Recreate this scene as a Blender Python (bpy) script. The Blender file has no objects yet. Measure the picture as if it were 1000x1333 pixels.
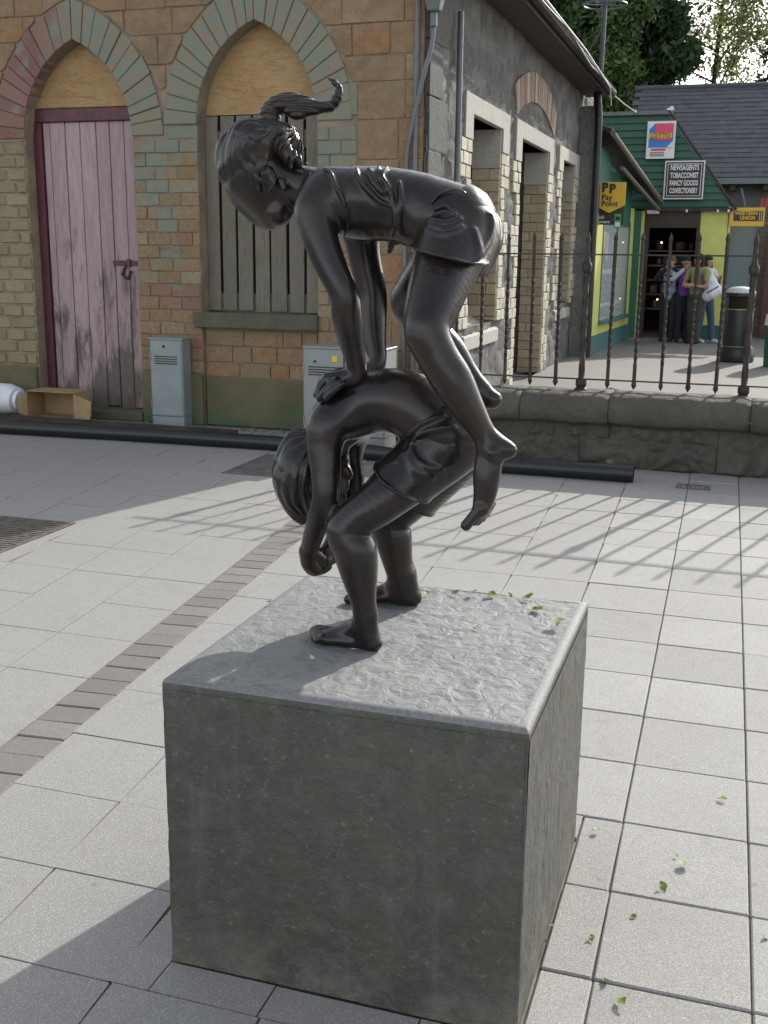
import bpy, math, random
import numpy as np
from mathutils import Matrix, Vector
random.seed(7); np.random.seed(7)
SC = bpy.context.scene
COL = SC.collection
R = math.radians
# ------------------------------------------------------------------ camera, sky, sun, exposure
def make_camera(height=1.65, pitch=13.42, roll=0.62, yaw=17.8):
    ct, st = math.cos(R(pitch)), math.sin(R(pitch))
    cr, sr = math.cos(R(roll)), math.sin(R(roll))
    a = -R(yaw)
    M = np.array([[cr, -sr, 0], [sr, cr, 0], [0, 0, 1]]) @ np.array([[1, 0, 0], [0, -st, -ct], [0, ct, -st]])
    B = np.array([[math.cos(a), math.sin(a), 0], [-math.sin(a), math.cos(a), 0], [0, 0, 1]])
    V = M @ B.T
    cd = bpy.data.cameras.new('camera')
    cd.sensor_fit = 'HORIZONTAL'; cd.sensor_width = 36; cd.lens = 1.4233 * 36
    cd.clip_start = .05; cd.clip_end = 500
    co = bpy.data.objects.new('camera', cd); COL.objects.link(co)
    m = np.eye(4); m[:3, 0] = V[0]; m[:3, 1] = -V[1]; m[:3, 2] = -V[2]; m[2, 3] = height
    co.matrix_world = Matrix(m.tolist())
    SC.camera = co
make_camera()
SUN_AZ = math.atan2(.312, 1.0)      # from +Y towards +X
SUN_EL = R(28)
w = bpy.data.worlds.new('World'); SC.world = w; w.use_nodes = True
wn = w.node_tree; bg = wn.nodes['Background']
sky = wn.nodes.new('ShaderNodeTexSky'); sky.sky_type = 'NISHITA'; sky.sun_disc = False
sky.sun_elevation = SUN_EL; sky.sun_rotation = SUN_AZ
sky.air_density = 1.0; sky.dust_density = 1.2; sky.ozone_density = 1.0
hs = wn.nodes.new('ShaderNodeHueSaturation'); hs.inputs['Saturation'].default_value = .32
wn.links.new(sky.outputs[0], hs.inputs['Color']); wn.links.new(hs.outputs[0], bg.inputs[0]); bg.inputs[1].default_value = .15
sl = bpy.data.lights.new('sun', 'SUN'); sl.energy = 2.5; sl.angle = R(.6); sl.color = (1, .955, .88)
so = bpy.data.objects.new('sun', sl); COL.objects.link(so)
sd = Vector((math.sin(SUN_AZ) * math.cos(SUN_EL), math.cos(SUN_AZ) * math.cos(SUN_EL), math.sin(SUN_EL)))
so.rotation_euler = (-sd).to_track_quat('-Z', 'Y').to_euler(); so.location = (6, 20, 12)
SC.view_settings.view_transform = 'Standard'; SC.view_settings.look = 'None'
SC.view_settings.exposure = 1.0; SC.view_settings.gamma = 1; SC.view_settings.use_curve_mapping = False
# ------------------------------------------------------------------ helpers
ORG = {}
def tag(o, label=None, cat=None, group=None, kind=None):
    for k, v in (('label', label), ('category', cat), ('group', group), ('kind', kind)):
        if v: o[k] = v
    return o
def link(name, data, org, parent=None, rot=None, scale=None):
    o = bpy.data.objects.new(name, data); COL.objects.link(o)
    ORG[o.name] = Vector(org)
    if parent is not None:
        o.parent = parent; o.location = Vector(org) - ORG[parent.name]
    else: o.location = org
    if rot is not None: o.rotation_euler = rot
    if scale is not None: o.scale = scale
    return o
def thing(name, loc, label, cat, group=None):
    return tag(link(name, None, loc), label, cat, group)
class MB:
    def __init__(s): s.v = []; s.f = []; s.m = []
    def add(s, vs, fs, mi=0):
        n = len(s.v); s.v += [tuple(map(float, p)) for p in vs]; s.f += [tuple(n + i for i in f) for f in fs]; s.m += [mi] * len(fs); return s
    def box(s, x0, x1, y0, y1, z0, z1, mi=0):
        vs = [(x0, y0, z0), (x1, y0, z0), (x1, y1, z0), (x0, y1, z0), (x0, y0, z1), (x1, y0, z1), (x1, y1, z1), (x0, y1, z1)]
        return s.add(vs, [(3, 2, 1, 0), (4, 5, 6, 7), (0, 1, 5, 4), (1, 2, 6, 5), (2, 3, 7, 6), (3, 0, 4, 7)], mi)
    def prism(s, poly, y0, y1, axis='y', mi=0):
        n = len(poly)
        if axis == 'y': f = lambda p, t: (p[0], t, p[1])
        elif axis == 'x': f = lambda p, t: (t, p[0], p[1])
        else: f = lambda p, t: (p[0], p[1], t)
        vs = [f(p, y0) for p in poly] + [f(p, y1) for p in poly]
        fs = [tuple(range(n)), tuple(range(2 * n - 1, n - 1, -1))] + [(i, i + n, (i + 1) % n + n, (i + 1) % n) for i in range(n)]
        return s.add(vs, fs, mi)
    def tube(s, pts, r, seg=8, mi=0, cap=True):
        P = [Vector(p) for p in pts]; rr = r if isinstance(r, (list, tuple)) else [r] * len(P)
        n0 = len(s.v); up = None
        for i, p in enumerate(P):
            d = (P[min(i + 1, len(P) - 1)] - P[max(i - 1, 0)]).normalized()
            if up is None: up = d.orthogonal().normalized()
            up = (up - d * up.dot(d)).normalized(); sd_ = d.cross(up)
            for k in range(seg):
                a = 2 * math.pi * k / seg
                s.v.append(tuple(p + (up * math.cos(a) + sd_ * math.sin(a)) * rr[i]))
        for i in range(len(P) - 1):
            for k in range(seg):
                a = n0 + i * seg + k; b = n0 + i * seg + (k + 1) % seg
                s.f.append((a, b, b + seg, a + seg)); s.m.append(mi)
        if cap:
            s.f.append(tuple(n0 + k for k in range(seg))[::-1]); s.m.append(mi)
            s.f.append(tuple(n0 + (len(P) - 1) * seg + k for k in range(seg))); s.m.append(mi)
        return s
    def data(s, name, mats, org=(0, 0, 0), smooth=False, bevel=0, seg=1):
        me = bpy.data.meshes.new(name)
        me.from_pydata([(a - org[0], b - org[1], c - org[2]) for a, b, c in s.v], [], s.f)
        for m_ in (mats if isinstance(mats, (list, tuple)) else [mats]): me.materials.append(m_)
        me.polygons.foreach_set('material_index', s.m)
        import bmesh
        bm = bmesh.new(); bm.from_mesh(me); bmesh.ops.recalc_face_normals(bm, faces=bm.faces)
        if bevel:
            bmesh.ops.bevel(bm, geom=[e for e in bm.edges if len(e.link_faces) == 2 and e.calc_face_angle(0) > .5], offset=bevel, segments=seg, affect='EDGES', profile=.6)
        bm.to_mesh(me); bm.free()
        if smooth:
            me.polygons.foreach_set('use_smooth', [True] * len(me.polygons))
            if smooth != 'all': me.set_sharp_from_angle(angle=R(42))
        me.update(); return me
    def build(s, name, mats, parent=None, org=None, smooth=False, bevel=0, seg=1):
        if org is None:
            a = np.array(s.v); lo = a.min(0); hi = a.max(0)
            org = ((lo[0] + hi[0]) / 2, (lo[1] + hi[1]) / 2, lo[2])
            org = tuple(float(t) for t in org)
        return link(name, s.data(name, mats, org, smooth, bevel, seg), org, parent)
def raw_mesh(name, V, F, mat_, smooth=True):
    me = bpy.data.meshes.new(name)
    me.vertices.add(len(V)); me.vertices.foreach_set('co', np.asarray(V, np.float32).ravel())
    F = np.asarray(F, np.int32); n = F.shape[1]
    me.loops.add(F.size); me.loops.foreach_set('vertex_index', F.ravel())
    me.polygons.add(len(F)); me.polygons.foreach_set('loop_start', np.arange(0, F.size, n, dtype=np.int32))
    me.polygons.foreach_set('loop_total', np.full(len(F), n, np.int32))
    me.polygons.foreach_set('use_smooth', np.full(len(F), smooth))
    for m_ in (mat_ if isinstance(mat_, (list, tuple)) else [mat_]): me.materials.append(m_)
    me.update(calc_edges=True); return me
# numpy value noise -------------------------------------------------
def _hash(ix, iy, iz):
    h = (ix * 374761393 + iy * 668265263 + iz * 1442695041) & 0xffffffff
    h = ((h ^ (h >> 13)) * 1274126177) & 0xffffffff
    return ((h ^ (h >> 16)) & 0xffff) / 65535.0
def vnoise(P):
    P = np.asarray(P, float); i = np.floor(P).astype(np.int64); f = P - i; f = f * f * (3 - 2 * f)
    r = 0
    for dx in (0, 1):
        for dy in (0, 1):
            for dz in (0, 1):
                wgt = (f[..., 0] if dx else 1 - f[..., 0]) * (f[..., 1] if dy else 1 - f[..., 1]) * (f[..., 2] if dz else 1 - f[..., 2])
                r = r + wgt * _hash(i[..., 0] + dx, i[..., 1] + dy, i[..., 2] + dz)
    return r * 2 - 1
def fbm(P, oct_=4):
    P = np.asarray(P, float); r = 0; a = .5
    for k in range(oct_): r = r + a * vnoise(P * 2 ** k + 17.3 * k); a *= .5
    return r
# ------------------------------------------------------------------ materials
class NT:
    def __init__(s, name):
        s.mat = bpy.data.materials.new(name); s.mat.use_nodes = True; s.t = s.mat.node_tree
        s.b = s.t.nodes['Principled BSDF']; s._pos = None; s._rnd = None
    def n(s, typ, **kw):
        nd = s.t.nodes.new('ShaderNode' + typ)
        for k, v in kw.items(): setattr(nd, k, v)
        return nd
    def put(s, sock, v):
        if hasattr(v, 'is_linked') or hasattr(v, 'links'): s.t.links.new(v, sock)
        else: sock.default_value = (*v, 1) if isinstance(v, tuple) and len(v) == 3 and sock.type == 'RGBA' else v
    @property
    def pos(s):
        if s._pos is None: s._pos = s.n('NewGeometry').outputs['Position']
        return s._pos
    @property
    def rnd(s):
        if s._rnd is None: s._rnd = s.n('ObjectInfo').outputs['Random']
        return s._rnd
    def mapv(s, scale, vec=None, loc=(0, 0, 0)):
        m = s.n('Mapping'); s.put(m.inputs[0], vec or s.pos); m.inputs['Scale'].default_value = scale; m.inputs['Location'].default_value = loc
        return m.outputs[0]
    def noise(s, scale, detail=4, rough=.55, vec=None, dist=0):
        m = s.n('TexNoise'); s.put(m.inputs['Vector'], vec or s.pos)
        m.inputs['Scale'].default_value = scale; m.inputs['Detail'].default_value = detail; m.inputs['Roughness'].default_value = rough; m.inputs['Distortion'].default_value = dist
        return m.outputs[0]
    def voro(s, scale, vec=None, feat='F1', out=0):
        m = s.n('TexVoronoi', feature=feat); s.put(m.inputs['Vector'], vec or s.pos); m.inputs['Scale'].default_value = scale
        return m.outputs[out]
    def ramp(s, fac, stops, interp='LINEAR'):
        m = s.n('ValToRGB'); s.put(m.inputs[0], fac); e = m.color_ramp.elements; m.color_ramp.interpolation = interp
        while len(e) < len(stops): e.new(.5)
        for q, (p, c) in zip(e, stops):
            q.position = p; q.color = (c, c, c, 1) if isinstance(c, (int, float)) else (*c, 1)
        return m.outputs[0]
    def mix(s, fac, a, b, mode='MIX'):
        m = s.n('Mix', data_type='RGBA', blend_type=mode); s.put(m.inputs[0], fac); s.put(m.inputs[6], a); s.put(m.inputs[7], b)
        return m.outputs[2]
    def math(s, op, a, b=0.0, c=None):
        m = s.n('Math', operation=op); s.put(m.inputs[0], a); s.put(m.inputs[1], b)
        if c is not None: s.put(m.inputs[2], c)
        return m.outputs[0]
    def xyz(s, vec=None):
        m = s.n('SeparateXYZ'); s.put(m.inputs[0], vec or s.pos); return m.outputs
    def bump(s, h, strength=.5, dist=.01, prev=None):
        m = s.n('Bump'); s.put(m.inputs['Height'], h); m.inputs['Strength'].default_value = strength; m.inputs['Distance'].default_value = dist
        if prev: s.t.links.new(prev, m.inputs['Normal'])
        return m.outputs[0]
    def out(s, col=None, rough=None, metal=None, normal=None, **kw):
        if col is not None: s.put(s.b.inputs['Base Color'], col)
        if rough is not None: s.put(s.b.inputs['Roughness'], rough)
        if metal is not None: s.put(s.b.inputs['Metallic'], metal)
        if normal is not None: s.put(s.b.inputs['Normal'], normal)
        for k, v in kw.items(): s.put(s.b.inputs[k.replace('_', ' ')], v)
        return s.mat
def simple(name, col, rough=.6, metal=0, var=.15, scale=6, bump=.15, bscale=60, bd=.003):
    t = NT(name); n = t.noise(scale, 5)
    c = t.mix(t.ramp(n, [(.3, 0.), (.7, 1.)]), tuple(x * (1 - var) for x in col), tuple(min(1, x * (1 + var)) for x in col))
    nrm = t.bump(t.noise(bscale, 3), bump, bd)
    return t.out(c, rough, metal, nrm)
# ------------------------------------------------------------------ bodies: blended tapered limbs -> one surface
def spline(pts, sub=7):
    p = np.array(pts, float)
    if len(p) < 3: return p
    q = np.vstack([2 * p[0] - p[1], p, 2 * p[-1] - p[-2]]); out = []
    for i in range(1, len(q) - 2):
        a, b, c, d = q[i - 1:i + 3]
        for t_ in np.arange(sub) / sub:
            out.append(.5 * (2 * b + (c - a) * t_ + (2 * a - 5 * b + 4 * c - d) * t_ * t_ + (3 * b - a - 3 * c + d) * t_ ** 3))
    out.append(p[-1]); out = np.array(out); out[:, 3] = np.maximum(out[:, 3], p[:, 3].min()); return out
def sdf_grid(groups, h, clips=(), disp=None, pad=.012):
    """groups: (blend, [(x,y,z,r), ...]) tapered limbs; clips: (point, outward normal); returns vertices, quads"""
    S = [(k, spline(p)) for k, p in groups]
    lo = np.min([(s_[:, :3] - s_[:, 3:]).min(0) for k, s_ in S], 0) - pad
    hi = np.max([(s_[:, :3] + s_[:, 3:]).max(0) for k, s_ in S], 0) + pad
    n = np.ceil((hi - lo) / h).astype(int) + 2
    D = np.full(n, 1.0, np.float32)
    ax = [(lo[i] + h * np.arange(n[i])).astype(np.float32) for i in range(3)]
    def rng(l, u):
        i0 = np.clip(((l - lo) / h).astype(int), 0, n); i1 = np.clip(((u - lo) / h).astype(int) + 2, 0, n); return i0, i1
    for k, s_ in S:
        m = k + 3 * h
        g0, g1 = rng((s_[:, :3] - s_[:, 3:]).min(0) - m, (s_[:, :3] + s_[:, 3:]).max(0) + m)
        gs = tuple(slice(g0[i], g1[i]) for i in range(3)); G = np.full(g1 - g0, 1.0, np.float32)
        for a, b in zip(s_[:-1], s_[1:]):
            r1, r2 = a[3], b[3]; a = a[:3]; b = b[:3]
            i0, i1 = rng(np.minimum(a - r1, b - r2) - m, np.maximum(a + r1, b + r2) + m)
            X = ax[0][i0[0]:i1[0]][:, None, None]; Y = ax[1][i0[1]:i1[1]][None, :, None]; Z = ax[2][i0[2]:i1[2]][None, None, :]
            ba = b - a; l2 = float(ba @ ba) + 1e-12
            px, py, pz = X - np.float32(a[0]), Y - np.float32(a[1]), Z - np.float32(a[2])
            t_ = np.clip((px * ba[0] + py * ba[1] + pz * ba[2]) / l2, 0, 1).astype(np.float32)
            d = np.sqrt((px - t_ * ba[0]) ** 2 + (py - t_ * ba[1]) ** 2 + (pz - t_ * ba[2]) ** 2) - (r1 + (r2 - r1) * t_)
            w_ = tuple(slice(i0[i] - g0[i], i1[i] - g0[i]) for i in range(3))
            G[w_] = np.minimum(G[w_], d)
        o = D[gs]; hh = np.maximum(k - np.abs(o - G), 0) / k
        D[gs] = np.minimum(o, G) - hh * hh * k * .25
    near = np.abs(D) < 3.5 * h
    idx = np.nonzero(near); P = np.stack([ax[i][idx[i]] for i in range(3)], -1).astype(float)
    dd = D[idx].astype(float)
    if disp is not None: dd = dd + disp(P)
    for c, nrm in clips: dd = np.maximum(dd, (P - np.array(c)) @ np.array(nrm))
    D[idx] = dd
    for c, nrm in clips:      # far field beyond the cut is outside
        X = ax[0][:, None, None]; Y = ax[1][None, :, None]; Z = ax[2][None, None, :]
        pl = (X - c[0]) * nrm[0] + (Y - c[1]) * nrm[1] + (Z - c[2]) * nrm[2]
        D = np.maximum(D, pl.astype(np.float32))
    return surface_nets(D, lo, h)
def surface_nets(D, lo, h):
    s = D < 0
    c = s[:-1, :-1, :-1].astype(np.int8)
    for dx, dy, dz in [(i, j, k) for i in (0, 1) for j in (0, 1) for k in (0, 1)][1:]:
        c = c + s[dx:s.shape[0] - 1 + dx, dy:s.shape[1] - 1 + dy, dz:s.shape[2] - 1 + dz]
    I = np.nonzero((c > 0) & (c < 8))
    vid = np.full(c.shape, -1, np.int32); vid[I] = np.arange(len(I[0]))
    co = np.zeros((len(I[0]), 3)); cnt = np.zeros(len(I[0]))
    corners = [(i, j, k) for i in (0, 1) for j in (0, 1) for k in (0, 1)]
    val = {q: D[I[0] + q[0], I[1] + q[1], I[2] + q[2]] for q in corners}
    for a in corners:
        for axs in range(3):
            if a[axs]: continue
            b = list(a); b[axs] = 1; b = tuple(b)
            va, vb = val[a], val[b]; m = (va < 0) != (vb < 0)
            t_ = np.where(m, va / np.where(m, va - vb, 1), 0)
            p = np.array(a, float)[None].repeat(len(t_), 0); p[:, axs] += t_
            co += p * m[:, None]; cnt += m
    V = lo + h * (np.stack(I, -1) + co / cnt[:, None])
    F = []
    for axs in range(3):
        u, v = [i for i in range(3) if i != axs]
        sa = [slice(None)] * 3; sb = [slice(None)] * 3; sa[axs] = slice(0, -1); sb[axs] = slice(1, None)
        A_, B_ = s[tuple(sa)], s[tuple(sb)]
        E = np.stack(np.nonzero(A_ != B_), -1)
        ok = (E[:, u] > 0) & (E[:, v] > 0) & (E[:, u] < s.shape[u] - 1) & (E[:, v] < s.shape[v] - 1)
        E = E[ok]; ins = A_[tuple(E.T)]
        def g(du, dv):
            q = E.copy(); q[:, u] += du; q[:, v] += dv; return vid[tuple(q.T)]
        Q = np.stack([g(-1, -1), g(0, -1), g(0, 0), g(-1, 0)], -1)
        flip = ins if axs != 1 else ~ins
        Q[~flip] = Q[~flip][:, ::-1]
        F.append(Q)
    return V, np.concatenate(F)
def body(name, prims, mat_, parent, h=.004, **kw):
    V, F = sdf_grid(prims, h, **kw)
    org = ORG[parent.name] if parent is not None else Vector((0, 0, 0))
    return link(name, raw_mesh(name, V - np.array(org), F, mat_), org, parent)
def hem_ring(pts, plane_, grow, r=.0034, inset=.003):
    """a rolled hem where the trouser leg along pts meets its cut plane"""
    s_ = spline(pts); c = np.array(plane_[0]); nr = np.array(plane_[1]); d = (s_[:, :3] - c) @ nr
    i = int(np.argmax(d > 0)) or len(s_) - 1
    t_ = d[i - 1] / (d[i - 1] - d[i]) if d[i] != d[i - 1] else 0
    t_ = min(max(t_, 0), 3)
    m = s_[i - 1] + (s_[i] - s_[i - 1]) * t_; ax = s_[i, :3] - s_[i - 1, :3]; ax /= np.linalg.norm(ax)
    u = np.cross(ax, [0, 1, 0]); u /= np.linalg.norm(u); v = np.cross(ax, u); out = []
    for k in range(25):
        a = 2 * math.pi * k / 24; q = m[:3] + (u * math.cos(a) + v * math.sin(a)) * (m[3] + grow)
        q = q - ax * (((q - c) @ nr) / (ax @ nr)) - nr * inset
        out.append((*q, r * (1 + .25 * math.sin(k * 2.1))))
    return (.006, out)
# tapered limbs of the bronze figures, metres: x,y,z,radius of both ends, blend
GIRL=[
 (.03,[(-.9286,2.45,1.7672,.0708),(-.8499,2.45,1.7567,.0789),(-.7398,2.45,1.7464,.078),(-.6281,2.45,1.7099,.0858)]),
 (.03,[(-.9854,2.6,1.7743,.0751),(-.9019,2.6,1.7633,.0838),(-.7851,2.6,1.7523,.0828),(-.6666,2.6,1.7135,.091)]),
 (.03,[(-.643,2.53,1.705,.0921),(-.6362,2.54,1.6983,.0818)]),
 (.025,[(-.9941,2.54,1.7858,.0551),(-1.0475,2.54,1.8038,.0462),(-1.1176,2.54,1.8115,.0465)]),
 (.02,[(-1.1497,2.55,1.8553,.0802),(-1.1459,2.55,1.8445,.0821)]),
 (.03,[(-1.1547,2.55,1.8088,.0675),(-1.1148,2.55,1.7473,.0413),(-1.0943,2.54,1.7397,.0355)]),
 (.02,[(-1.2094,2.57,1.8067,.038),(-1.2047,2.585,1.7671,.0268),(-1.1528,2.57,1.7261,.0228),(-1.1215,2.555,1.7184,.0207)]),
 (.012,[(-1.2159,2.6,1.7678,.0154),(-1.2107,2.615,1.7461,.0136)]),
 (.008,[(-1.1722,2.59,1.7266,.0115),(-1.1448,2.575,1.717,.0095)]),
 (.006,[(-1.0619,2.485,1.8077,.0091),(-1.0534,2.483,1.7901,.0073)]),
 (.022,[(-.906,2.45,1.7671,.0565),(-.9395,2.405,1.7483,.0506),(-.9319,2.385,1.704,.0434),(-.9021,2.37,1.635,.0373),(-.8596,2.36,1.5596,.0337),(-.8539,2.37,1.5047,.0349),(-.8513,2.4,1.4368,.0284),(-.8468,2.42,1.382,.0224),(-.8561,2.425,1.3631,.0234)]),
 (.012,[(-.8505,2.42,1.3657,.0216),(-.8831,2.415,1.3557,.0235),(-.914,2.41,1.3549,.0181)]),
 (.005,[(-.9138,2.43,1.36,.0109),(-.9313,2.42,1.3548,.01),(-.9392,2.41,1.3283,.0087)]),
 (.005,[(-.9062,2.41,1.357,.0108),(-.9275,2.4,1.3445,.0099),(-.9392,2.395,1.3192,.0087)]),
 (.005,[(-.8892,2.39,1.3527,.0107),(-.9122,2.385,1.3325,.0095),(-.9276,2.385,1.3119,.0083)]),
 (.005,[(-.8722,2.38,1.3492,.01),(-.8931,2.375,1.3292,.0089),(-.9076,2.378,1.3138,.0079)]),
 (.006,[(-.8442,2.44,1.3729,.0127),(-.8433,2.46,1.3564,.0109),(-.8544,2.47,1.3457,.0092)]),
 (.02,[(-.9688,2.62,1.7679,.0604),(-.9388,2.66,1.7438,.0554),(-.9276,2.675,1.6997,.0482),(-.9186,2.68,1.6342,.0407),(-.8995,2.68,1.5452,.038),(-.8936,2.67,1.4824,.0361),(-.8802,2.65,1.4263,.0292),(-.867,2.63,1.3803,.0232),(-.8859,2.62,1.3495,.0252),(-.9338,2.61,1.3465,.0214)]),
 (.005,[(-.941,2.63,1.3539,.0117),(-.9704,2.625,1.3493,.0104),(-.9894,2.62,1.3352,.009)]),
 (.005,[(-.9302,2.6,1.3525,.0116),(-.9593,2.595,1.345,.0103),(-.9781,2.59,1.3311,.0089)]),
 (.005,[(-.9195,2.57,1.3511,.0115),(-.9482,2.565,1.3408,.0102),(-.9668,2.56,1.3271,.0088)]),
 (.005,[(-.9087,2.54,1.3499,.0113),(-.9371,2.535,1.3369,.0101),(-.9554,2.53,1.3233,.0087)]),
 (.026,[(-.6144,2.44,1.6881,.0804),(-.6286,2.38,1.6168,.0716),(-.6384,2.32,1.5411,.0606),(-.6398,2.28,1.4861,.0493),(-.6151,2.275,1.4351,.0444),(-.5794,2.28,1.3787,.0445),(-.5469,2.285,1.3251,.0356),(-.5178,2.29,1.2793,.0274),(-.494,2.295,1.243,.0258)]),
 (.012,[(-.4941,2.295,1.2464,.0283),(-.4684,2.295,1.238,.0232),(-.4549,2.295,1.2355,.0174)]),
 (.014,[(-.4968,2.295,1.226,.03),(-.4998,2.285,1.1801,.03),(-.5009,2.28,1.1435,.0259),(-.5071,2.275,1.1063,.0201)]),
 (.006,[(-.5049,2.265,1.1087,.0167),(-.5231,2.258,1.0881,.012),(-.5356,2.255,1.0705,.0124)]),
 (.005,[(-.5058,2.285,1.1007,.0101),(-.5263,2.288,1.0705,.0085)]),
 (.005,[(-.5017,2.297,1.1019,.0101),(-.5204,2.3,1.0682,.008)]),
 (.005,[(-.4976,2.309,1.1048,.0102),(-.5128,2.312,1.0731,.0075)]),
 (.005,[(-.4952,2.321,1.1094,.0102),(-.5054,2.324,1.0816,.007)]),
 (.016,[(-.4859,2.268,1.2313,.0074),(-.4842,2.268,1.2297,.0074)]),
 (.02,[(-.6408,2.265,1.4951,.0294),(-.6464,2.262,1.4757,.0245)]),
 (.026,[(-.6521,2.62,1.6857,.0863),(-.7291,2.7,1.6177,.0727),(-.7951,2.76,1.5584,.0613),(-.8281,2.79,1.5195,.0523),(-.7831,2.79,1.4593,.0462),(-.7235,2.79,1.3997,.0442),(-.6774,2.785,1.3461,.0341),(-.636,2.78,1.3045,.027)]),
 (.012,[(-.6401,2.78,1.3043,.028),(-.6066,2.78,1.2799,.0259),(-.5964,2.78,1.2784,.0219)]),
 (.014,[(-.6397,2.78,1.2923,.028),(-.6559,2.77,1.2262,.0281),(-.6656,2.765,1.1756,.0202),(-.6799,2.76,1.1387,.0121)]),]
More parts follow.
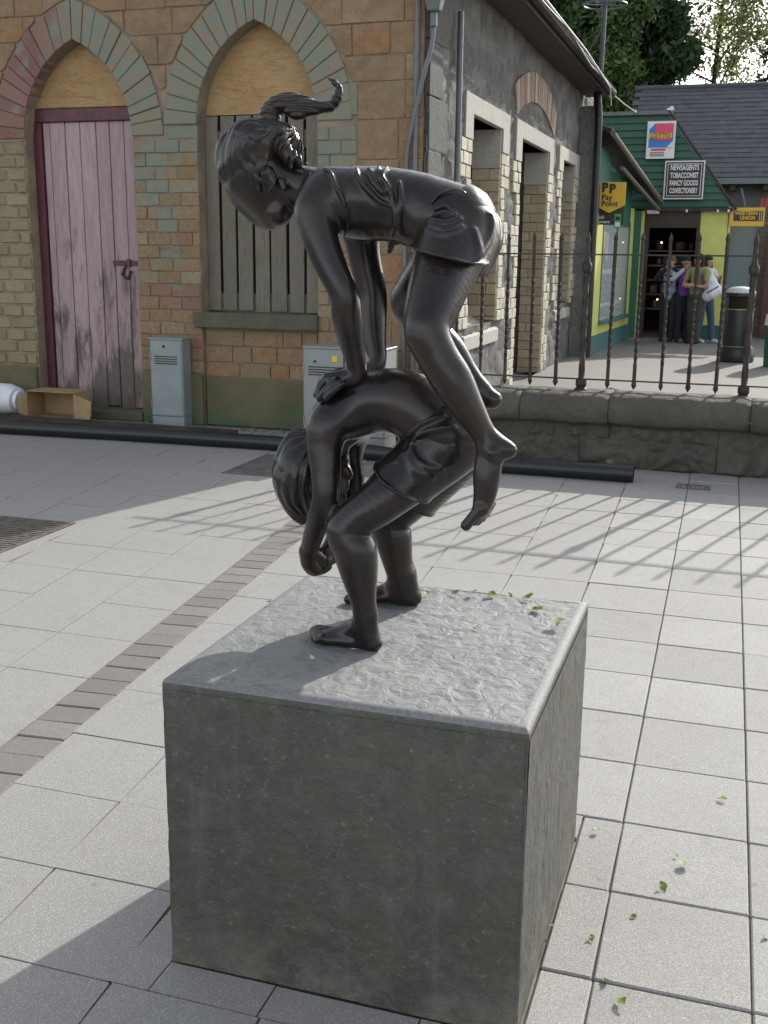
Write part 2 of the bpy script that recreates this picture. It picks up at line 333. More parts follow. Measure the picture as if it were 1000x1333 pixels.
CHILD=[
 (.03,[(-.6407,2.46,1.2432,.0828),(-.7261,2.46,1.2966,.0796),(-.8024,2.46,1.3036,.0748),(-.8798,2.46,1.2755,.0683)]),
 (.03,[(-.6746,2.59,1.2217,.0872),(-.7645,2.59,1.2779,.0839),(-.8448,2.59,1.2853,.0788),(-.9263,2.59,1.2557,.0719)]),
 (.03,[(-.653,2.53,1.2226,.0926),(-.6684,2.53,1.2273,.089)]),
 (.025,[(-.9108,2.53,1.2397,.0571),(-.9658,2.53,1.1842,.05),(-.9928,2.53,1.1531,.0503)]),
 (.02,[(-1.0138,2.53,1.1122,.0856),(-1.0097,2.53,1.0966,.0857)]),
 (.02,[(-.9804,2.53,1.1244,.0659),(-.9474,2.53,1.0932,.0426),(-.9433,2.53,1.1368,.0385)]),
 (.01,[(-.935,2.53,1.0585,.0155),(-.9185,2.53,1.0677,.0116)]),
 (.008,[(-.9069,2.52,1.1177,.0115),(-.9027,2.52,1.1043,.0115)]),
 (.006,[(-.9513,2.455,1.1686,.0112),(-.9462,2.452,1.1504,.0094)]),
 (.02,[(-.8662,2.46,1.2855,.0626),(-.9083,2.41,1.2531,.0547),(-.9163,2.39,1.2005,.0428),(-.9087,2.375,1.1389,.0355),(-.905,2.365,1.0854,.0319),(-.9188,2.37,1.0401,.0303),(-.9506,2.4,.9729,.0253),(-.973,2.425,.9255,.0218)]),
 (.01,[(-.973,2.425,.9255,.0228),(-.975,2.44,.8936,.0239),(-.9687,2.455,.8741,.0193)]),
 (.004,[(-.9841,2.432,.9028,.0115),(-.9771,2.445,.87,.0104),(-.958,2.47,.863,.0093),(-.9449,2.49,.8709,.0086)]),
 (.004,[(-.9812,2.44,.894,.0115),(-.9692,2.451,.8702,.0104),(-.9518,2.47,.8737,.0093),(-.9449,2.49,.883,.0085)]),
 (.004,[(-.9782,2.448,.8851,.0115),(-.9612,2.457,.8703,.0104),(-.9456,2.47,.8844,.0093),(-.9449,2.49,.8951,.0085)]),
 (.004,[(-.9753,2.456,.8762,.0116),(-.9532,2.463,.8705,.0104),(-.9394,2.47,.895,.0092),(-.9449,2.49,.9072,.0085)]),
 (.006,[(-.9669,2.42,.9156,.0114),(-.9506,2.425,.9198,.0095),(-.9402,2.44,.9069,.0086)]),
 (.018,[(-.9154,2.6,1.255,.0662),(-.9469,2.66,1.203,.056),(-.9499,2.675,1.1312,.0304),(-.9431,2.675,1.0594,.0275),(-.9519,2.67,1.0076,.0296),(-.9523,2.6,.9505,.0261),(-.9558,2.53,.912,.0216),(-.9608,2.51,.8964,.0225),(-.9678,2.49,.8848,.0214)]),
 (.004,[(-.9366,2.49,.9321,.0106),(-.9436,2.465,.9219,.0096),(-.9603,2.455,.9189,.0086)]),
 (.004,[(-.9356,2.49,.9182,.0106),(-.9457,2.465,.9087,.0096),(-.9624,2.455,.9057,.0086)]),
 (.004,[(-.9345,2.49,.9042,.0107),(-.9477,2.465,.8955,.0096),(-.9645,2.455,.8926,.0087)]),
 (.004,[(-.9335,2.49,.8902,.0107),(-.9498,2.465,.8823,.0096),(-.9666,2.455,.8794,.0087)]),
 (.028,[(-.6344,2.46,1.2162,.0794),(-.6959,2.43,1.1531,.0687),(-.7706,2.37,1.082,.0557),(-.8416,2.345,1.015,.0469),(-.8241,2.345,.9643,.0516),(-.8143,2.345,.9163,.0454),(-.8043,2.345,.8546,.0328),(-.7962,2.345,.8018,.0265),(-.792,2.345,.7579,.0257)]),
 (.012,[(-.7713,2.3467,.7384,.0174),(-.7785,2.3475,.7476,.0201),(-.7887,2.3485,.7661,.0205)]),
 (.022,[(-.7968,2.3493,.803,.023),(-.805,2.3501,.7825,.023),(-.8274,2.3524,.7671,.0225),(-.8603,2.3536,.7507,.0189),(-.9009,2.3597,.7399,.0148)]),
 (.014,[(-.7791,2.3413,.7353,.0143),(-.8472,2.3399,.7353,.0139),(-.9029,2.3393,.7337,.0123)]),
 (.014,[(-.8344,2.3654,.7415,.0143),(-.899,2.3781,.7364,.0143)]),
 (.005,[(-.8987,2.3818,.7384,.014),(-.9327,2.3913,.739,.0117),(-.9469,2.3938,.7317,.0127)]),
 (.005,[(-.9,2.3687,.7384,.0101),(-.9283,2.374,.739,.0085),(-.9425,2.3759,.7317,.0092)]),
 (.005,[(-.9011,2.3573,.7384,.0097),(-.9216,2.3587,.739,.0081),(-.9359,2.36,.7317,.0088)]),
 (.005,[(-.9022,2.3467,.7384,.009),(-.9138,2.3442,.739,.0075),(-.9281,2.345,.7317,.0082)]),
 (.005,[(-.9031,2.3377,.7384,.0086),(-.9037,2.3316,.739,.0072),(-.9181,2.332,.7317,.0078)]),
 (.014,[(-.7945,2.3316,.7866,.0061),(-.7966,2.3307,.7866,.0061)]),
 (.012,[(-.7793,2.7129,.7384,.0174),(-.7864,2.7121,.7476,.0201),(-.7966,2.7108,.7661,.0205)]),
 (.022,[(-.8047,2.7098,.803,.023),(-.8129,2.7089,.7825,.023),(-.8353,2.7062,.7671,.0225),(-.8681,2.7043,.7507,.0189),(-.9085,2.6973,.7399,.0148)]),
 (.014,[(-.7872,2.7182,.7353,.0143),(-.8553,2.7182,.7353,.0139),(-.911,2.7177,.7337,.0123)]),
 (.014,[(-.8419,2.693,.7415,.0143),(-.9063,2.679,.7364,.0143)]),
 (.005,[(-.9059,2.6753,.7384,.014),(-.9398,2.6651,.739,.0117),(-.9539,2.6623,.7317,.0127)]),
 (.005,[(-.9075,2.6884,.7384,.0101),(-.9357,2.6825,.739,.0085),(-.9498,2.6803,.7317,.0092)]),
 (.005,[(-.9088,2.6998,.7384,.0097),(-.9293,2.698,.739,.0081),(-.9435,2.6964,.7317,.0088)]),
 (.005,[(-.9101,2.7104,.7384,.009),(-.9217,2.7126,.739,.0075),(-.9361,2.7115,.7317,.0082)]),
 (.005,[(-.9112,2.7193,.7384,.0086),(-.9119,2.7254,.739,.0072),(-.9263,2.7247,.7317,.0078)]),
 (.014,[(-.8028,2.7276,.7866,.0061),(-.8049,2.7284,.7866,.0061)]),
 (.02,[(-.8552,2.335,1.0144,.027),(-.8513,2.335,.9998,.0234)]),
 (.028,[(-.6616,2.62,1.1792,.0845),(-.7407,2.66,1.0773,.0673),(-.8044,2.69,1.0048,.0567),(-.8516,2.7,.9547,.0533),(-.8402,2.7,.9049,.0503),(-.8286,2.7,.8463,.0412),(-.8149,2.7,.7896,.0341),(-.8078,2.7,.7536,.03)]),]
VEST=[
 (.03,[(-.906,2.45,1.7637,.0736),(-.8499,2.45,1.7567,.0819),(-.7398,2.45,1.7464,.081),(-.6281,2.45,1.7099,.0888)]),
 (.03,[(-.9614,2.6,1.7706,.0779),(-.9019,2.6,1.7633,.0868),(-.7851,2.6,1.7523,.0858),(-.6666,2.6,1.7135,.094)]),
 (.008,[(-1.0249,2.49,1.8008,.002),(-1.0152,2.4952,1.8183,.0037),(-.9649,2.4181,1.823,.0037),(-.9288,2.4021,1.8281,.0037),(-.9026,2.3913,1.8205,.0037),(-.8842,2.3714,1.7929,.0037),(-.8649,2.3633,1.7662,.0037),(-.8559,2.3636,1.74,.0037),(-.8563,2.375,1.7106,.0037),(-.876,2.4093,1.6811,.002)]),
 (.008,[(-.8444,2.4015,1.8304,.0026),(-.8369,2.3854,1.8162,.0048),(-.8235,2.3731,1.799,.0048),(-.7992,2.3651,1.7757,.0048),(-.7751,2.3625,1.756,.0048),(-.7521,2.3629,1.7463,.0026)]),
 (.009,[(-.7952,2.4105,1.8321,.003),(-.7891,2.3925,1.8194,.0055),(-.7721,2.3789,1.8022,.0055),(-.7542,2.3681,1.7788,.0055),(-.7451,2.3628,1.7463,.0055),(-.7433,2.3699,1.7108,.0055),(-.7555,2.3929,1.6816,.003)]),
 (.008,[(-.7756,2.4109,1.8302,.0026),(-.7788,2.3937,1.8194,.0048),(-.7789,2.3834,1.809,.0026)]),
 (.016,[(-.8146,2.3988,1.8266,.003),(-.7937,2.3747,1.7989,.0055),(-.7712,2.3663,1.7756,.003)]),
 (.016,[(-.7375,2.3811,1.8004,.0026),(-.728,2.3637,1.7592,.0048),(-.7332,2.3656,1.7188,.0048),(-.7323,2.3812,1.6865,.0026)]),
 (.006,[(-.7722,2.44,1.6822,.0087),(-.7769,2.45,1.6619,.0079),(-.7805,2.45,1.6499,.0053)]),
 (.006,[(-.7686,2.44,1.6873,.0087),(-.761,2.44,1.6687,.0052)]),]
GIRL_SHORTS=[
 (.03,[(-.7,2.45,1.7347,.0864),(-.6281,2.45,1.7099,.0928)]),
 (.03,[(-.7428,2.6,1.7399,.0913),(-.6666,2.6,1.7135,.098)]),
 (.03,[(-.643,2.53,1.705,.1001),(-.6362,2.54,1.6983,.0898)]),]
GIRL_LEG_NEAR=[
 (.03,[(-.6144,2.44,1.6881,.0914),(-.622,2.38,1.63,.085),(-.6313,2.33,1.5654,.0808)]),]
GIRL_LEG_FAR=[
 (.03,[(-.6521,2.62,1.6857,.0973),(-.6885,2.68,1.6184,.0905),(-.7476,2.76,1.5401,.0859)]),]
GIRL_FOLDS=[
 (.006,[(-.6585,2.364,1.7525,.0016),(-.6504,2.3707,1.7656,.0029),(-.6357,2.3791,1.7755,.0029),(-.614,2.3874,1.7806,.0029),(-.5934,2.3876,1.7757,.0016)]),
 (.014,[(-.6493,2.3564,1.7395,.002),(-.6259,2.3577,1.7458,.0037),(-.6035,2.3514,1.7329,.002)]),
 (.016,[(-.6567,2.3475,1.7168,.0026),(-.6225,2.3355,1.7102,.0048),(-.5921,2.3475,1.7201,.0026)]),
 (.016,[(-.6602,2.3371,1.6973,.0024),(-.6221,2.317,1.6876,.0044),(-.5962,2.3267,1.6942,.0044),(-.5856,2.3374,1.7008,.0024)]),
 (.016,[(-.5348,2.4049,1.7283,.0026),(-.5313,2.4003,1.7057,.0048),(-.5351,2.3836,1.6764,.0048),(-.5438,2.3513,1.6504,.0026)]),
 (.014,[(-.5592,2.3537,1.6949,.0022),(-.55,2.3472,1.6663,.004),(-.5475,2.3398,1.6408,.0022)]),]
CHILD_FOLDS=[
 (.008,[(-.7196,2.3859,1.2281,.0026),(-.7006,2.377,1.2485,.0048),(-.6762,2.3733,1.2682,.0048),(-.6518,2.3761,1.2815,.0048),(-.6251,2.3834,1.289,.0026)]),
 (.016,[(-.7016,2.3757,1.2201,.0016),(-.6787,2.3711,1.2436,.0029),(-.6493,2.3688,1.2563,.0029),(-.618,2.3724,1.2647,.0029),(-.5982,2.3787,1.2649,.0016)]),
 (.016,[(-.6962,2.3706,1.2106,.0015),(-.682,2.3608,1.1882,.0027),(-.6566,2.3624,1.1719,.0027),(-.6272,2.375,1.1645,.0015)]),
 (.016,[(-.7031,2.3694,1.2032,.0014),(-.6952,2.3566,1.181,.0026),(-.6725,2.3552,1.1578,.0026),(-.6469,2.3687,1.1464,.0014)]),
 (.012,[(-.7288,2.3581,1.182,.002),(-.7181,2.3705,1.1985,.002)]),]
CHILD_SHORTS=[
 (.03,[(-.635,2.46,1.2399,.0888),(-.6786,2.46,1.2664,.0854)]),
 (.03,[(-.6686,2.59,1.2182,.0932),(-.7144,2.59,1.2462,.0896)]),
 (.03,[(-.653,2.53,1.2226,.0986),(-.6684,2.53,1.2273,.095)]),]
CHILD_LEG_NEAR=[
 (.03,[(-.6344,2.46,1.2162,.0884),(-.6959,2.43,1.1531,.0777),(-.7551,2.38,1.0941,.0719)]),]
CHILD_LEG_FAR=[
 (.03,[(-.6616,2.62,1.1792,.0955),(-.7407,2.66,1.0773,.0783),(-.8044,2.69,1.0048,.0737)]),]
GIRL_HAIR=[
 (.016,[(-1.2133,2.53,1.8831,.041),(-1.2175,2.52,1.8504,.0298),(-1.2265,2.52,1.8183,.0168)]),
 (.014,[(-1.1541,2.5,1.9074,.0475),(-1.1704,2.49,1.8616,.0329),(-1.1856,2.495,1.827,.0184)]),
 (.012,[(-1.0701,2.535,1.9091,.033),(-1.0446,2.53,1.8873,.0256),(-1.033,2.53,1.8627,.0146)]),
 (.01,[(-1.077,2.505,1.9098,.029),(-1.0557,2.5,1.878,.0235),(-1.0481,2.5,1.8502,.0145),(-1.0343,2.49,1.8355,.0072)]),
 (.02,[(-1.1536,2.55,1.866,.0895),(-1.1499,2.56,1.8739,.086)]),
 (.03,[(-1.1945,2.55,1.8684,.0524),(-1.2247,2.56,1.8389,.034),(-1.2341,2.57,1.8215,.0209)]),
 (.025,[(-1.0888,2.55,1.8827,.0518),(-1.069,2.55,1.8648,.0388)]),
 (.03,[(-1.1162,2.55,1.9324,.0295),(-1.1274,2.52,1.8983,.0477)]),
 (.014,[(-1.1997,2.5,1.8487,.0258),(-1.2149,2.505,1.8244,.0167),(-1.2136,2.51,1.8105,.0093)]),
 (.01,[(-1.1411,2.486,1.8329,.0183),(-1.11,2.478,1.8112,.0145),(-1.0856,2.476,1.8039,.0091)]),
 (.012,[(-1.18,2.5,1.8237,.0203),(-1.144,2.487,1.8085,.0165),(-1.1166,2.483,1.7905,.011)]),
 (.012,[(-1.0901,2.478,1.8249,.0217),(-1.076,2.472,1.8001,.0127),(-1.0894,2.475,1.7829,.0073)]),
 (.012,[(-1.0402,2.5,1.8622,.0253),(-1.0169,2.5,1.8515,.0126),(-1.0033,2.5,1.8479,.0054)]),]
PONYTAIL=[
 (.003,[(-1.116,2.55,1.9447,.0267),(-1.1157,2.55,1.9639,.0276)]),
 (.008,[(-1.1176,2.55,1.9709,.0166),(-1.1074,2.55,1.9863,.0184),(-1.0716,2.55,1.9939,.0201),(-1.0284,2.55,1.9858,.02),(-.9933,2.55,1.978,.0145),(-.9624,2.55,1.9805,.0126),(-.947,2.55,1.9954,.0122),(-.9403,2.55,2.0155,.0093),(-.9489,2.55,2.031,.0065),(-.9661,2.55,2.0392,.0029)]),
 (.012,[(-1.0835,2.55,1.9873,.0146),(-1.0441,2.54,1.9661,.0164),(-1.0128,2.54,1.967,.0091),(-.9934,2.55,1.9745,.0073)]),]
CHILD_HAIR=[
 (.02,[(-1.0055,2.53,1.1108,.0865),(-1.0139,2.53,1.0883,.0858)]),
 (.04,[(-1.0203,2.53,1.0759,.0684),(-1.0355,2.53,1.0186,.0393),(-1.0315,2.53,.9804,.0158)]),
 (.04,[(-1.0514,2.53,1.1294,.041),(-1.0385,2.53,1.1698,.0388)]),
 (.02,[(-.9661,2.53,1.0561,.0467),(-.9391,2.53,1.0383,.0233)]),]
PLANES={'gs_near': ((-0.7002, 2.4, 1.6589), (-0.2252, 0.0, -0.9743)), 'gs_far': ((-0.7654, 2.66, 1.6175), (-0.1571, 0.0, -0.9876)), 'cs_near': ((-0.766, 2.4, 1.1481), (-0.5706, 0.0, -0.8212)), 'cs_far': ((-0.8126, 2.66, 1.0414), (-0.5813, 0.0, -0.8137)), 'cs_waist': ((-0.7294, 2.4, 1.2235), (-0.655, 0.0, 0.7556)), 'gs_waist': ((-0.6036, 2.4, 1.786), (-0.8071, -0.0, 0.5904)), 'vest_hem': ((-0.5833, 2.4, 1.7923), (0.8609, 0.0, -0.5088)), 'vest_neck': ((-0.9279, 2.4, 1.8527), (-0.9817, 0.0, -0.1903))}
def stone_mat(name, c1, c2, rough=.85, s1=3, s2=60, bs=.5, bd=.01, speck=None):
    t = NT(name); n = t.noise(s1, 6, .6); r = t.rnd
    c = t.mix(t.ramp(n, [(.3, 0.), (.7, 1.)]), c1, c2)
    c = t.mix(.5, c, t.mix(r, tuple(x * .8 for x in c1), tuple(min(1, x * 1.15) for x in c2)))
    f = t.noise(s2, 5, .7)
    c = t.mix(t.ramp(f, [(.35, .55), (.6, 0.)]), c, tuple(x * .5 for x in c1))
    if speck: c = t.mix(t.ramp(t.noise(speck[0], 2), [(speck[1], 0.), (speck[1] + .06, 1.)]), c, speck[2])
    nr = t.bump(f, bs, bd); nr = t.bump(t.noise(s1 * 5, 4), bs, bd * 2, nr)
    return t.out(c, rough, 0, nr)
def slab_mat():
    t = NT('exposed_aggregate_concrete')
    base = t.mix(t.rnd, (.27, .263, .248), (.37, .362, .345))
    big = t.noise(1.1, 4); c = t.mix(t.ramp(big, [(.35, .45), (.65, 0.)]), base, (.26, .25, .235))
    sp = t.noise(210, 2, .6)
    c = t.mix(t.ramp(sp, [(.36, .8), (.47, 0.)]), c, (.20, .19, .175))
    c = t.mix(t.ramp(t.voro(170), [(.16, .75), (.28, 0.)]), c, (.60, .59, .56))
    c = t.mix(t.ramp(t.noise(9, 5, .7), [(.56, 0.), (.75, .4)]), c, (.21, .20, .18))
    c = t.mix(t.ramp(t.noise(2.7, 5, .75, dist=1.), [(.56, 0.), (.66, .28)]), c, (.20, .195, .18))
    c = t.mix(t.ramp(t.voro(5.5), [(.035, .5), (.05, 0.)]), c, (.14, .135, .13))
    nr = t.bump(sp, .5, .0025)
    return t.out(c, .82, 0, nr)
M_SLAB = slab_mat()
M_PAVER = stone_mat('brown_grey_paver', (.17, .158, .145), (.235, .22, .205), s1=5, s2=150, bs=.4, bd=.002)
M_BED = simple('joint_sand', (.21, .195, .165), .95, var=.3, scale=8)
M_ASPH = stone_mat('old_asphalt', (.23, .215, .195), (.30, .285, .26), s1=1.2, s2=90, bs=.3, bd=.004, speck=(140, .62, (.45, .43, .4)))
def plinth_mat():
    t = NT('dark_limestone'); x = t.xyz()
    n = t.noise(2.6, 6, .6); sw = t.noise(34, 5, .6, dist=1.6)
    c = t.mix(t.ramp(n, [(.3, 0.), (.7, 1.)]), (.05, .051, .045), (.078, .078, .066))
    rust = t.noise(4.5, 5, .65, dist=.6)
    c = t.mix(t.ramp(rust, [(.46, 0.), (.66, .55)]), c, (.088, .072, .040))
    c = t.mix(t.ramp(sw, [(.33, .5), (.5, 0.)]), c, (.05, .052, .053))
    c = t.mix(t.ramp(t.noise(70, 4, .7), [(.6, 0.), (.75, .55)]), c, (.24, .24, .23))
    v = t.noise(3, 4, .6, vec=t.mapv((5, 5, .6)))
    c = t.mix(t.ramp(v, [(.55, 0.), (.72, .22)]), c, (.18, .18, .17))
    c = t.mix(t.ramp(t.noise(16, 6, .75), [(.5, 0.), (.7, .35)]), c, (.15, .15, .14))
    vl = t.n('MapRange'); vl.inputs[1].default_value = 0; vl.inputs[2].default_value = .16; vl.inputs[3].default_value = .75; vl.inputs[4].default_value = -.1; t.put(vl.inputs[0], x[2])
    c = t.mix(t.math('MULTIPLY', t.ramp(t.noise(11, 5, .7), [(.4, 0.), (.6, 1.)]), t.math('MAXIMUM', vl.outputs[0], 0.0)), c, (.17, .155, .125))
    nr = t.bump(sw, .5, .008); nr = t.bump(t.noise(120, 3), .4, .002, nr)
    return t.out(c, t.ramp(sw, [(.3, .42), (.7, .62)]), 0, nr)
M_PLINTH = plinth_mat()
def plinth_top_mat():
    t = NT('textured_limestone_top')
    n = t.noise(5, 6, .6); sw = t.noise(26, 4, .55, dist=1.0)
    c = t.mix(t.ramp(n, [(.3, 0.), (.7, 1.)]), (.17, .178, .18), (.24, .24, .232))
    c = t.mix(t.ramp(sw, [(.36, .5), (.5, 0.)]), c, (.10, .103, .105))
    nr = t.bump(sw, .6, .012); nr = t.bump(t.noise(150, 3), .4, .002, nr)
    return t.out(c, t.ramp(n, [(.3, .6), (.7, .75)]), 0, nr)
M_PTOP = plinth_top_mat()
M_PEDGE = stone_mat('honed_limestone_margin', (.17, .175, .178), (.235, .235, .23), .72, 6, 120, .2, .002)
def painted_brick():
    """old brick with peeling teal paint: more paint higher up"""
    t = NT('brick_with_peeling_teal_paint'); x = t.xyz()
    a = t.ramp(t.rnd, [(0., (.25, .17, .085)), (.3, (.30, .215, .12)), (.55, (.28, .135, .09)), (.75, (.33, .25, .15)), (1., (.22, .115, .085))])
    a = t.mix(t.ramp(t.noise(30, 4, .7), [(.4, .5), (.6, 0.)]), a, (.13, .09, .06))
    # upper courses and reveals keep their teal coat
    h = t.n('MapRange'); h.inputs[1].default_value = .9; h.inputs[2].default_value = 3.0; h.inputs[3].default_value = -.13; h.inputs[4].default_value = .10
    t.put(h.inputs[0], x[2])
    m = t.math('ADD', t.math('ADD', t.math('MULTIPLY', t.noise(9, 7, .75, dist=.4), .6), t.math('MULTIPLY', t.noise(1.6, 3), .45)), h.outputs[0]); m = t.math('ADD', m, t.math('MULTIPLY', t.rnd, .10))
    xm = t.n('MapRange'); xm.inputs[1].default_value = -6.75; xm.inputs[2].default_value = -5.7; xm.inputs[3].default_value = -.25; xm.inputs[4].default_value = .0
    t.put(xm.inputs[0], x[0]); m = t.math('ADD', m, xm.outputs[0])
    teal = t.mix(t.noise(12, 4), (.15, .185, .145), (.22, .245, .19))
    c = t.mix(t.ramp(m, [(.54, 0.), (.62, .9)]), a, teal)
    nr = t.bump(m, .35, .004); nr = t.bump(t.noise(90, 4, .7), .5, .004, nr)
    return t.out(c, .85, 0, nr)
M_PBRICK = painted_brick()
M_BUFF = stone_mat('buff_brick_weathered', (.24, .20, .115), (.33, .28, .175), s1=9, s2=70, bs=.5, bd=.005)
M_TEALV = None
def voussoir():
    t = NT('teal_painted_voussoir'); x = t.xyz()
    teal = t.mix(t.noise(6, 5), (.15, .185, .145), (.215, .245, .19))
    m = t.noise(11, 7, .75, dist=.5)
    c = t.mix(t.ramp(m, [(.45, 0.), (.56, .85)]), teal, (.26, .19, .13))
    xm = t.n('MapRange'); xm.inputs[1].default_value = -6.05; xm.inputs[2].default_value = -6.45; xm.inputs[3].default_value = 0; xm.inputs[4].default_value = 1
    t.put(xm.inputs[0], x[0])
    red = t.mix(t.rnd, (.18, .085, .075), (.25, .14, .115))
    mm = t.math('MULTIPLY', xm.outputs[0], t.ramp(t.math('ADD', t.noise(5, 3), t.math('MULTIPLY', t.rnd, .3)), [(.42, 0.), (.6, 1.)]))
    c = t.mix(mm, c, red)
    nr = t.bump(m, .4, .004); nr = t.bump(t.noise(80, 4), .4, .004, nr)
    return t.out(c, .8, 0, nr)
M_VOUS = voussoir()
def ochre():
    t = NT('ochre_sandstone'); x = t.xyz()
    c = t.mix(t.ramp(t.noise(3.5, 6, .6), [(.35, 0.), (.65, 1.)]), (.35, .195, .085), (.41, .27, .145))
    c = t.mix(t.ramp(t.noise(5, 5, .7, vec=t.mapv((1, 1, 2.5), loc=(3, 1, 5))), [(.5, 0.), (.63, .8)]), c, (.34, .27, .205))
    c = t.mix(t.ramp(t.noise(26, 5, .75), [(.36, .7), (.5, 0.)]), c, (.15, .09, .045))
    c = t.mix(t.ramp(t.noise(1.7, 6, .75, dist=.8), [(.5, 0.), (.62, .55)]), c, (.33, .285, .23))
    c = t.mix(t.ramp(t.noise(2.3, 6, .75, dist=.8, vec=t.mapv((1, 1, 1), loc=(9, 2, 1))), [(.52, 0.), (.64, .65)]), c, (.15, .105, .068))
    c = t.mix(.55, c, t.ramp(t.rnd, [(0., (.40, .21, .09)), (.35, (.34, .23, .145)), (.7, (.31, .225, .135)), (1., (.39, .265, .17))]))
    nr = t.bump(t.noise(9, 7, .8, dist=.6), .9, .05); nr = t.bump(t.noise(60, 4, .7), .6, .006, nr)
    return t.out(c, .9, 0, nr)
M_OCHRE = ochre()
M_MORTAR = simple('lime_mortar', (.25, .195, .14), .95, var=.3, scale=5, bump=.5, bscale=40, bd=.01)
M_TYMP = None
def ochre_plaster():
    t = NT('ochre_painted_board')
    c = t.mix(t.ramp(t.noise(3.2, 5, .6), [(.3, 0.), (.7, 1.)]), (.33, .20, .08), (.42, .28, .135))
    g = t.noise(5, 6, .7, vec=t.mapv((1, 1, 3.5)), dist=1.5)
    c = t.mix(t.ramp(g, [(.50, 0.), (.62, .6)]), c, (.22, .125, .055))
    c = t.mix(t.ramp(t.noise(2.4, 6, .7, dist=1.), [(.55, 0.), (.7, .5)]), c, (.33, .26, .17))
    nr = t.bump(g, .4, .006)
    return t.out(c, .75, 0, nr)
M_TYMP = ochre_plaster()
def door_mat():
    t = NT('faded_pink_paint_on_planks'); x = t.xyz()
    c = t.mix(t.rnd, (.37, .255, .27), (.42, .315, .32))
    g = t.noise(4, 6, .7, vec=t.mapv((9, 9, .9)))
    c = t.mix(t.ramp(g, [(.42, .5), (.56, 0.)]), c, (.25, .175, .175))
    h = t.n('MapRange'); h.inputs[1].default_value = .2; h.inputs[2].default_value = 2.2; h.inputs[3].default_value = .15; h.inputs[4].default_value = -.11
    t.put(h.inputs[0], x[2])
    m = t.math('ADD', t.noise(2.2, 6, .75, vec=t.mapv((2.6, 2.6, .8)), dist=.5), h.outputs[0])
    c = t.mix(t.ramp(m, [(.52, 0.), (.66, .92)]), c, (.105, .085, .072))
    c = t.mix(t.ramp(t.noise(36, 4, .7), [(.64, 0.), (.7, .7)]), c, (.10, .05, .05))
    nr = t.bump(t.noise(14, 5, .7, vec=t.mapv((8, 8, 1))), .5, .006)
    return t.out(c, .7, 0, nr)
M_DOOR = door_mat()
M_MAROON = simple('maroon_paint', (.085, .022, .032), .5, var=.35, scale=20, bump=.4, bscale=30, bd=.004)
def wood(name, c1, c2, green=.4):
    t = NT(name)
    c = t.mix(t.noise(5, 5, .65, vec=t.mapv((8, 8, .8))), c1, c2)
    c = t.mix(.5, c, t.mix(t.rnd, c1, c2))
    c = t.mix(t.ramp(t.noise(3, 4), [(.45, 0.), (.7, green)]), c, (.10, .115, .05))
    c = t.mix(t.ramp(t.noise(9, 6, .7, vec=t.mapv((14, 14, .8))), [(.36, .7), (.46, 0.)]), c, (.05, .042, .035))
    nr = t.bump(t.noise(12, 5, .7, vec=t.mapv((12, 12, .8))), .6, .006)
    return t.out(c, .85, 0, nr)
M_WOOD = wood('weathered_grey_timber', (.135, .118, .094), (.215, .19, .15))
M_MOSS = stone_mat('mossy_plinth_stone', (.095, .10, .06), (.14, .135, .085), s1=3, s2=40, bs=.6, bd=.01)
def mossy():
    t = NT('mossy_green_plinth_stone'); x = t.xyz()
    c = t.mix(t.ramp(t.noise(3, 6), [(.3, 0.), (.7, 1.)]), (.105, .10, .052), (.16, .14, .08))
    m = t.noise(5, 6, .7, vec=t.mapv((1, 1, 2.5)))
    h = t.n('MapRange'); h.inputs[1].default_value = 0; h.inputs[2].default_value = .4; h.inputs[3].default_value = .12; h.inputs[4].default_value = -.12; t.put(h.inputs[0], x[2])
    c = t.mix(t.ramp(t.math('ADD', m, h.outputs[0]), [(.5, 0.), (.62, .75)]), c, (.065, .125, .07))
    nr = t.bump(t.noise(20, 6, .7), .7, .015)
    return t.out(c, .9, 0, nr)
M_MOSS = mossy()
M_SILL = stone_mat('damp_sill_stone', (.10, .10, .065), (.16, .155, .11), s1=4, s2=60, bs=.4, bd=.005)
M_LIME = stone_mat('pale_limestone_dressing', (.37, .355, .31), (.48, .46, .41), s1=3, s2=50, bs=.3, bd=.005)
M_CREAM = stone_mat('cream_brick', (.44, .40, .29), (.62, .58, .46), s1=8, s2=60, bs=.5, bd=.006)
M_REVEAL = stone_mat('sandy_reveal_brick', (.40, .33, .21), (.52, .45, .32), s1=6, s2=60, bs=.35, bd=.004)
def rubble():
    t = NT('grey_rubble_stone')
    at = t.n('Attribute', attribute_name='stone'); tone = t.xyz(at.outputs['Color'])
    c = t.ramp(tone[0], [(0., (.13, .128, .12)), (.5, (.185, .18, .17)), (1., (.28, .27, .25))])
    c = t.mix(t.ramp(t.noise(6, 6, .7), [(.4, .5), (.62, 0.)]), c, (.12, .118, .11))
    c = t.mix(t.ramp(t.noise(34, 4, .7), [(.6, 0.), (.72, .5)]), c, (.34, .33, .31))
    c = t.mix(tone[1], c, (.22, .215, .20))
    nr = t.bump(t.noise(11, 7, .8), 1., .06)
    return t.out(c, .88, 0, nr)
M_RUBBLE = rubble()
